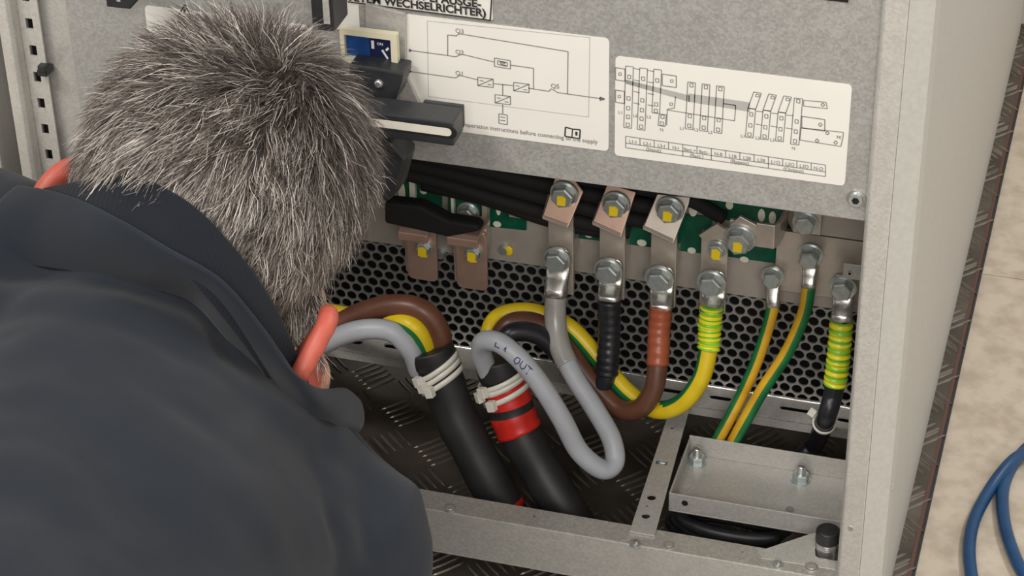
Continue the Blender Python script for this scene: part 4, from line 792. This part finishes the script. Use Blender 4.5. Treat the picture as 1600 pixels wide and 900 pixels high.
L = .017 + .011 * np.clip((loc[:, 1] + .06) / .12, 0, 1); L *= rng.uniform(.65, 1.2, NS); L[loc[:, 1] < -.07] *= .7
lift = np.clip(.55 - dist * 2.2, .20, .55) * rng.uniform(.6, 1.6, NS); lift += np.clip(1 - dist / .035, 0, 1) * .3
K = 5; pts = np.zeros((NS, K, 3)); pts[:, 0] = loc - nl * .001; dirv = nl * lift[:, None] + t * np.sqrt(np.clip(1 - lift ** 2, .05, 1))[:, None]; curl = rng.normal(0, .22, (NS, 3))
cw = rng.normal(0, .5, (900, 3)) [ci]; tip = cp[ci] + (t * .6 + nl * .25) * L[:, None]
for k in range(1, K):
    pts[:, k] = pts[:, k - 1] + dirv * (L / (K - 1))[:, None]; dirv = dirv + t * .12 - nl * .10 + curl * .30 + cw * (.28 if k < 3 else -.20) + (tip - pts[:, k]) / .012 * .10; dirv /= np.linalg.norm(dirv, axis=1)[:, None]
Wd = rng.uniform(.00016, .00032, NS); side = np.cross(nl, t); side = side + nl * rng.normal(0, .5, (NS, 1)); side /= np.linalg.norm(side, axis=1)[:, None]
V = np.zeros((NS, K, 2, 3))
for k in range(K):
    w_ = Wd * (1 - .75 * (k / (K - 1)) ** 2); V[:, k, 0] = pts[:, k] - side * w_[:, None]; V[:, k, 1] = pts[:, k] + side * w_[:, None]
Vw = V.reshape(-1, 3) @ BAS + Hn - np.array(O)
base = np.arange(NS)[:, None] * K * 2; q = np.arange(K - 1)[None, :] * 2
Fq = np.stack([base + q, base + q + 1, base + q + 3, base + q + 2], axis=2).reshape(-1)
hm = bpy.data.meshes.new('hair'); nf = NS * (K - 1); hm.vertices.add(len(Vw)); hm.vertices.foreach_set('co', Vw.reshape(-1).astype(np.float32)); hm.loops.add(nf * 4); hm.loops.foreach_set('vertex_index', Fq.astype(np.int32))
hm.polygons.add(nf); hm.polygons.foreach_set('loop_start', np.arange(nf, dtype=np.int32) * 4); hm.update(calc_edges=True); hm.validate()
hm.polygons.foreach_set('use_smooth', [True] * nf)
g = rng.random(NS); gr = np.clip((loc[:, 1] < .03) * .15 + .42 - 1.5 * loc[:, 1] + .12 * cl[ci][:, 0], .1, .9)            # share of grey strands
dark = np.array([.055, .042, .036]); lightc = np.array([.55, .50, .455]); mid = np.array([.20, .165, .14])
hc = np.where((g < gr * .50)[:, None], lightc * rng.uniform(.7, 1.25, (NS, 1)), np.where((g < gr)[:, None], mid * rng.uniform(.7, 1.3, (NS, 1)), dark * rng.uniform(.6, 1.6, (NS, 1))))
hcv = np.concatenate([np.repeat(hc, K * 2, axis=0), np.ones((NS * K * 2, 1))], axis=1)
ha = hm.color_attributes.new('tone', 'FLOAT_COLOR', 'POINT'); ha.data.foreach_set('color', hcv.reshape(-1).astype(np.float32))
M['hair'] = new_mat('grey hair', (.2, .2, .2), .42, 0, .45); t_ = M['hair'].node_tree; at = t_.nodes.new('ShaderNodeAttribute'); at.attribute_name = 'tone'; t_.links.new(at.outputs['Color'], t_.nodes['Principled BSDF'].inputs['Base Color'])
hm.materials.append(M['hair']); hair = bpy.data.objects.new('hair', hm); link(hair, person); hair['kind'] = 'stuff'; hair['label'] = 'short grey and dark brown hair with a whorl'
# darker scalp under the hair

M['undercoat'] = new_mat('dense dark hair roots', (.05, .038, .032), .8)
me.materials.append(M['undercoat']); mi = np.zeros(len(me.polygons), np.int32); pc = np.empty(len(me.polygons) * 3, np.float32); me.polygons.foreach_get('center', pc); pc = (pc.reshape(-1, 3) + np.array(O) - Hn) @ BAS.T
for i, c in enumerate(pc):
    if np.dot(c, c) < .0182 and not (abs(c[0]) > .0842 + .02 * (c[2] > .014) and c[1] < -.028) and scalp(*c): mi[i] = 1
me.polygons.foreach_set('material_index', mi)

# jacket
M['jacket'] = new_mat('dark navy fleece', (.030, .036, .047), .95, 0, .15)
def fabric(mt, c0, c1):
    t = mt.node_tree; N = t.nodes; Lk = t.links; b = N['Principled BSDF']; tc = N.new('ShaderNodeTexCoord'); n1 = N.new('ShaderNodeTexNoise'); n1.inputs['Scale'].default_value = 14; n1.inputs['Detail'].default_value = 6; n2 = N.new('ShaderNodeTexNoise'); n2.inputs['Scale'].default_value = 900
    Lk.new(tc.outputs['Object'], n1.inputs[0]); Lk.new(tc.outputs['Object'], n2.inputs[0]); cr_ = N.new('ShaderNodeValToRGB'); cr_.color_ramp.elements[0].position = .3; cr_.color_ramp.elements[1].position = .7; cr_.color_ramp.elements[0].color = (*c0, 1); cr_.color_ramp.elements[1].color = (*c1, 1)
    Lk.new(n1.outputs[0], cr_.inputs[0]); bp = N.new('ShaderNodeBump'); bp.inputs['Strength'].default_value = .25; bp.inputs['Distance'].default_value = .0006; Lk.new(n2.outputs[0], bp.inputs['Height']); Lk.new(bp.outputs[0], b.inputs['Normal']); Lk.new(cr_.outputs[0], b.inputs['Base Color'])
    b.inputs['Sheen Weight'].default_value = .08; b.inputs['Sheen Roughness'].default_value = .5
fabric(M['jacket'], (.0155, .019, .026), (.021, .025, .033))
J = MB()
capsule(J, PD(232, 545, 1.375), sp1, .082, .120); capsule(J, sp1, sp2, .120, .15); capsule(J, sp2, sp3, .15, .165); capsule(J, sp3, hip + Vector((0, .03, 0)), .165, .16)
capsule(J, PD(330, 640, 1.43), PD(405, 792, 1.41), .068, .077); capsule(J, PD(405, 792, 1.41), shR, .077, .077); capsule(J, PD(160, 530, 1.43), shL, .082, .080)
capsule(J, sp1, PD(460, 905, 1.40), .105, .077); capsule(J, sp1, shL, .11, .085); capsule(J, sp2, shR, .13, .077)
capsule(J, shR, elR, .076, .056); capsule(J, elR, wrR, .056, .036); capsule(J, shL, elL, .08, .056); capsule(J, elL, wrL, .056, .036)
jacket = remeshed(J, 'jacket', .0055, 14, ['jacket'], person, O, .6)
folds = [  # (pixels on the cloth, height, width): creases and pulls
 ([(0, 415), (65, 412), (180, 430), (289, 456), (350, 500), (372, 540), (430, 580), (480, 612)], -.010, .011),
 ([(-60, 470), (60, 470), (190, 485), (300, 515), (350, 570), (440, 620), (530, 655)], .004, .018),
 ([(545, 640), (560, 700), (575, 780), (590, 860)], -.006, .010), ([(600, 900), (612, 820), (640, 770)], .003, .009),
 ([(250, 700), (330, 760), (420, 800), (520, 860)], .004, .020), ([(60, 640), (160, 700), (240, 790), (300, 900)], -.003, .018), ([(400, 640), (450, 700), (480, 780), (500, 900)], -.0035, .014)]
jm = jacket.data; jv = [v.co + O for v in jm.vertices]
def proj(p): v = R.T @ (np.array(p) - CAM); return 800 + F * v[0] / v[2], 450 + F * v[1] / v[2]
P2 = np.array([proj(p) for p in jv]); D2 = np.zeros(len(jv)); facing = np.array([1.0 if v.normal.dot(Vector(CAM) - (v.co + O)) > 0 else 0 for v in jm.vertices])
for ptsx, h, w in folds:
    best = np.full(len(jv), 1e9)
    sp = [tuple(p[:2]) for p in spline([(a, b, 0) for a, b in ptsx], 8)]
    for a, b in zip(sp, sp[1:]):
        a = np.array(a); b = np.array(b); ab = b - a; tt = np.clip(((P2 - a) @ ab) / (ab @ ab), 0, 1); best = np.minimum(best, np.linalg.norm(P2 - (a + tt[:, None] * ab), axis=1))
    D2 += h * np.exp(-(best / 2650 / w) ** 2) * facing
jn = [v.normal.copy() for v in jm.vertices]; jc = []
for p, nn, dd in zip(jv, jn, D2): q = p - O + nn * (dd + noise.fractal(p * 9, .8, 2.1, 3) * .0042 + noise.noise(p * 34) * .0009); jc += [q.x, q.y, q.z]
jm.vertices.foreach_set('co', jc); jm.update()
sd = jacket.modifiers.new('sub', 'SUBSURF'); sd.levels = 1; sd.render_levels = 1
# collars: a ring

def ring_cloth(name, rim, base, mat, parent, th, ribs=0, bow=.0, rows=10):
    kk = 26 if ribs else 10; a = spline(rim + [rim[0]], kk)[:-1]; b = spline(base + [base[0]], kk)[:-1]; n = len(a); cen = sum(a, Vector()) / n; vs = []; fs = []
    for j in range(rows + 1):
        s = j / rows
        for i in range(n):
            p = a[i].lerp(b[i], s); out = (p - cen); out = out - Uh * out.dot(Uh); out.normalize(); vs.append(p + out * bow * math.sin(math.pi * s) + out * (.0009 * (i % 2) * ribs))
    for j in range(rows):
        for i in range(n): fs.append((j * n + i, j * n + (i + 1) % n, (j + 1) * n + (i + 1) % n, (j + 1) * n + i))
    mb = MB(); mb.add(vs, fs, mat, True); o = mb.build(name, parent); so = o.modifiers.new('thick', 'SOLIDIFY'); so.thickness = th; so.offset = 0; s2_ = o.modifiers.new('sub', 'SUBSURF'); s2_.levels = 1; s2_.render_levels = 1; return o
M['knit'] = new_mat('ribbed dark knit', (.022, .026, .034), .95, 0, .15); fabric(M['knit'], (.011, .013, .018), (.016, .019, .025))
from mathutils.bvhtree import BVHTree
jb = BVHTree.FromPolygons([v.co + O for v in jm.vertices], [list(p.vertices) for p in jm.polygons])
def on_cloth(px, py, fall, lift=.0):
    r0 = Vector(ray(px, py)); h = jb.ray_cast(Vector(CAM), r0.normalized()); 
    return PD(px, py, fall) if h[0] is None else h[0] - r0.normalized() * lift
dF, dB = 1.41, 1.322
rim = [PD(72, 296, 1.38), PD(112, 287, 1.345), PD(200, 274, 1.30), PD(290, 312, 1.285), PD(365, 385, 1.29), PD(425, 470, 1.315), PD(466, 560, 1.345), PD(482, 606, 1.38), PD(470, 640, 1.48), PD(400, 600, 1.52), PD(280, 510, 1.54), PD(150, 400, 1.52), PD(80, 330, 1.48)]
bs1 = [PD(40, 330, 1.38), PD(90, 325, 1.34), PD(180, 355, 1.295), PD(262, 405, 1.283), PD(330, 475, 1.285), PD(395, 560, 1.31), PD(440, 630, 1.355), PD(460, 650, 1.40), PD(450, 680, 1.48), PD(370, 650, 1.53), PD(250, 570, 1.55), PD(110, 450, 1.53), PD(50, 370, 1.48)]
ring_cloth('knit_collar', rim, bs1, 'knit', person, .003, 1)
rim2 = [PD(30, 290, 1.38), PD(101, 303, 1.335), PD(180, 338, 1.288), PD(262, 388, 1.272), PD(345, 438, 1.272), PD(410, 512, 1.29), PD(452, 572, 1.305), PD(492, 606, 1.335), PD(540, 608, 1.41), PD(550, 640, 1.47), PD(400, 660, 1.53), PD(200, 520, 1.55), PD(60, 380, 1.50)]
bs2 = [on_cloth(a, b, dF, -.004) for a, b in ((-20, 385), (40, 412), (130, 425), (220, 445), (300, 470), (362, 535), (425, 590), (478, 640), (524, 664))] + [PD(535, 690, 1.47), PD(400, 740, 1.53), PD(160, 620, 1.55), PD(0, 470, 1.50)]
ring_cloth('jacket_collar', rim2, bs2, 'jacket', person, .004, bow=.006)
# trousers
M['trousers'] = new_mat('dark trousers', (.03, .03, .035), .9); TJ = MB()
for sg, kn in ((1, Vector((-.02, -.50, .085))), (-1, Vector((-.42, -.52, .085)))):
    hp = hip + Vector((.09 * sg, 0, 0)); capsule(TJ, hp, kn, .11, .078); capsule(TJ, kn, kn + Vector((0, -.38, .0)), .074, .058)
capsule(TJ, hip + Vector((-.09, 0, 0)), hip + Vector((.09, 0, 0)), .12, .12); remeshed(TJ, 'trousers', .008, 8, ['trousers'], person, O)
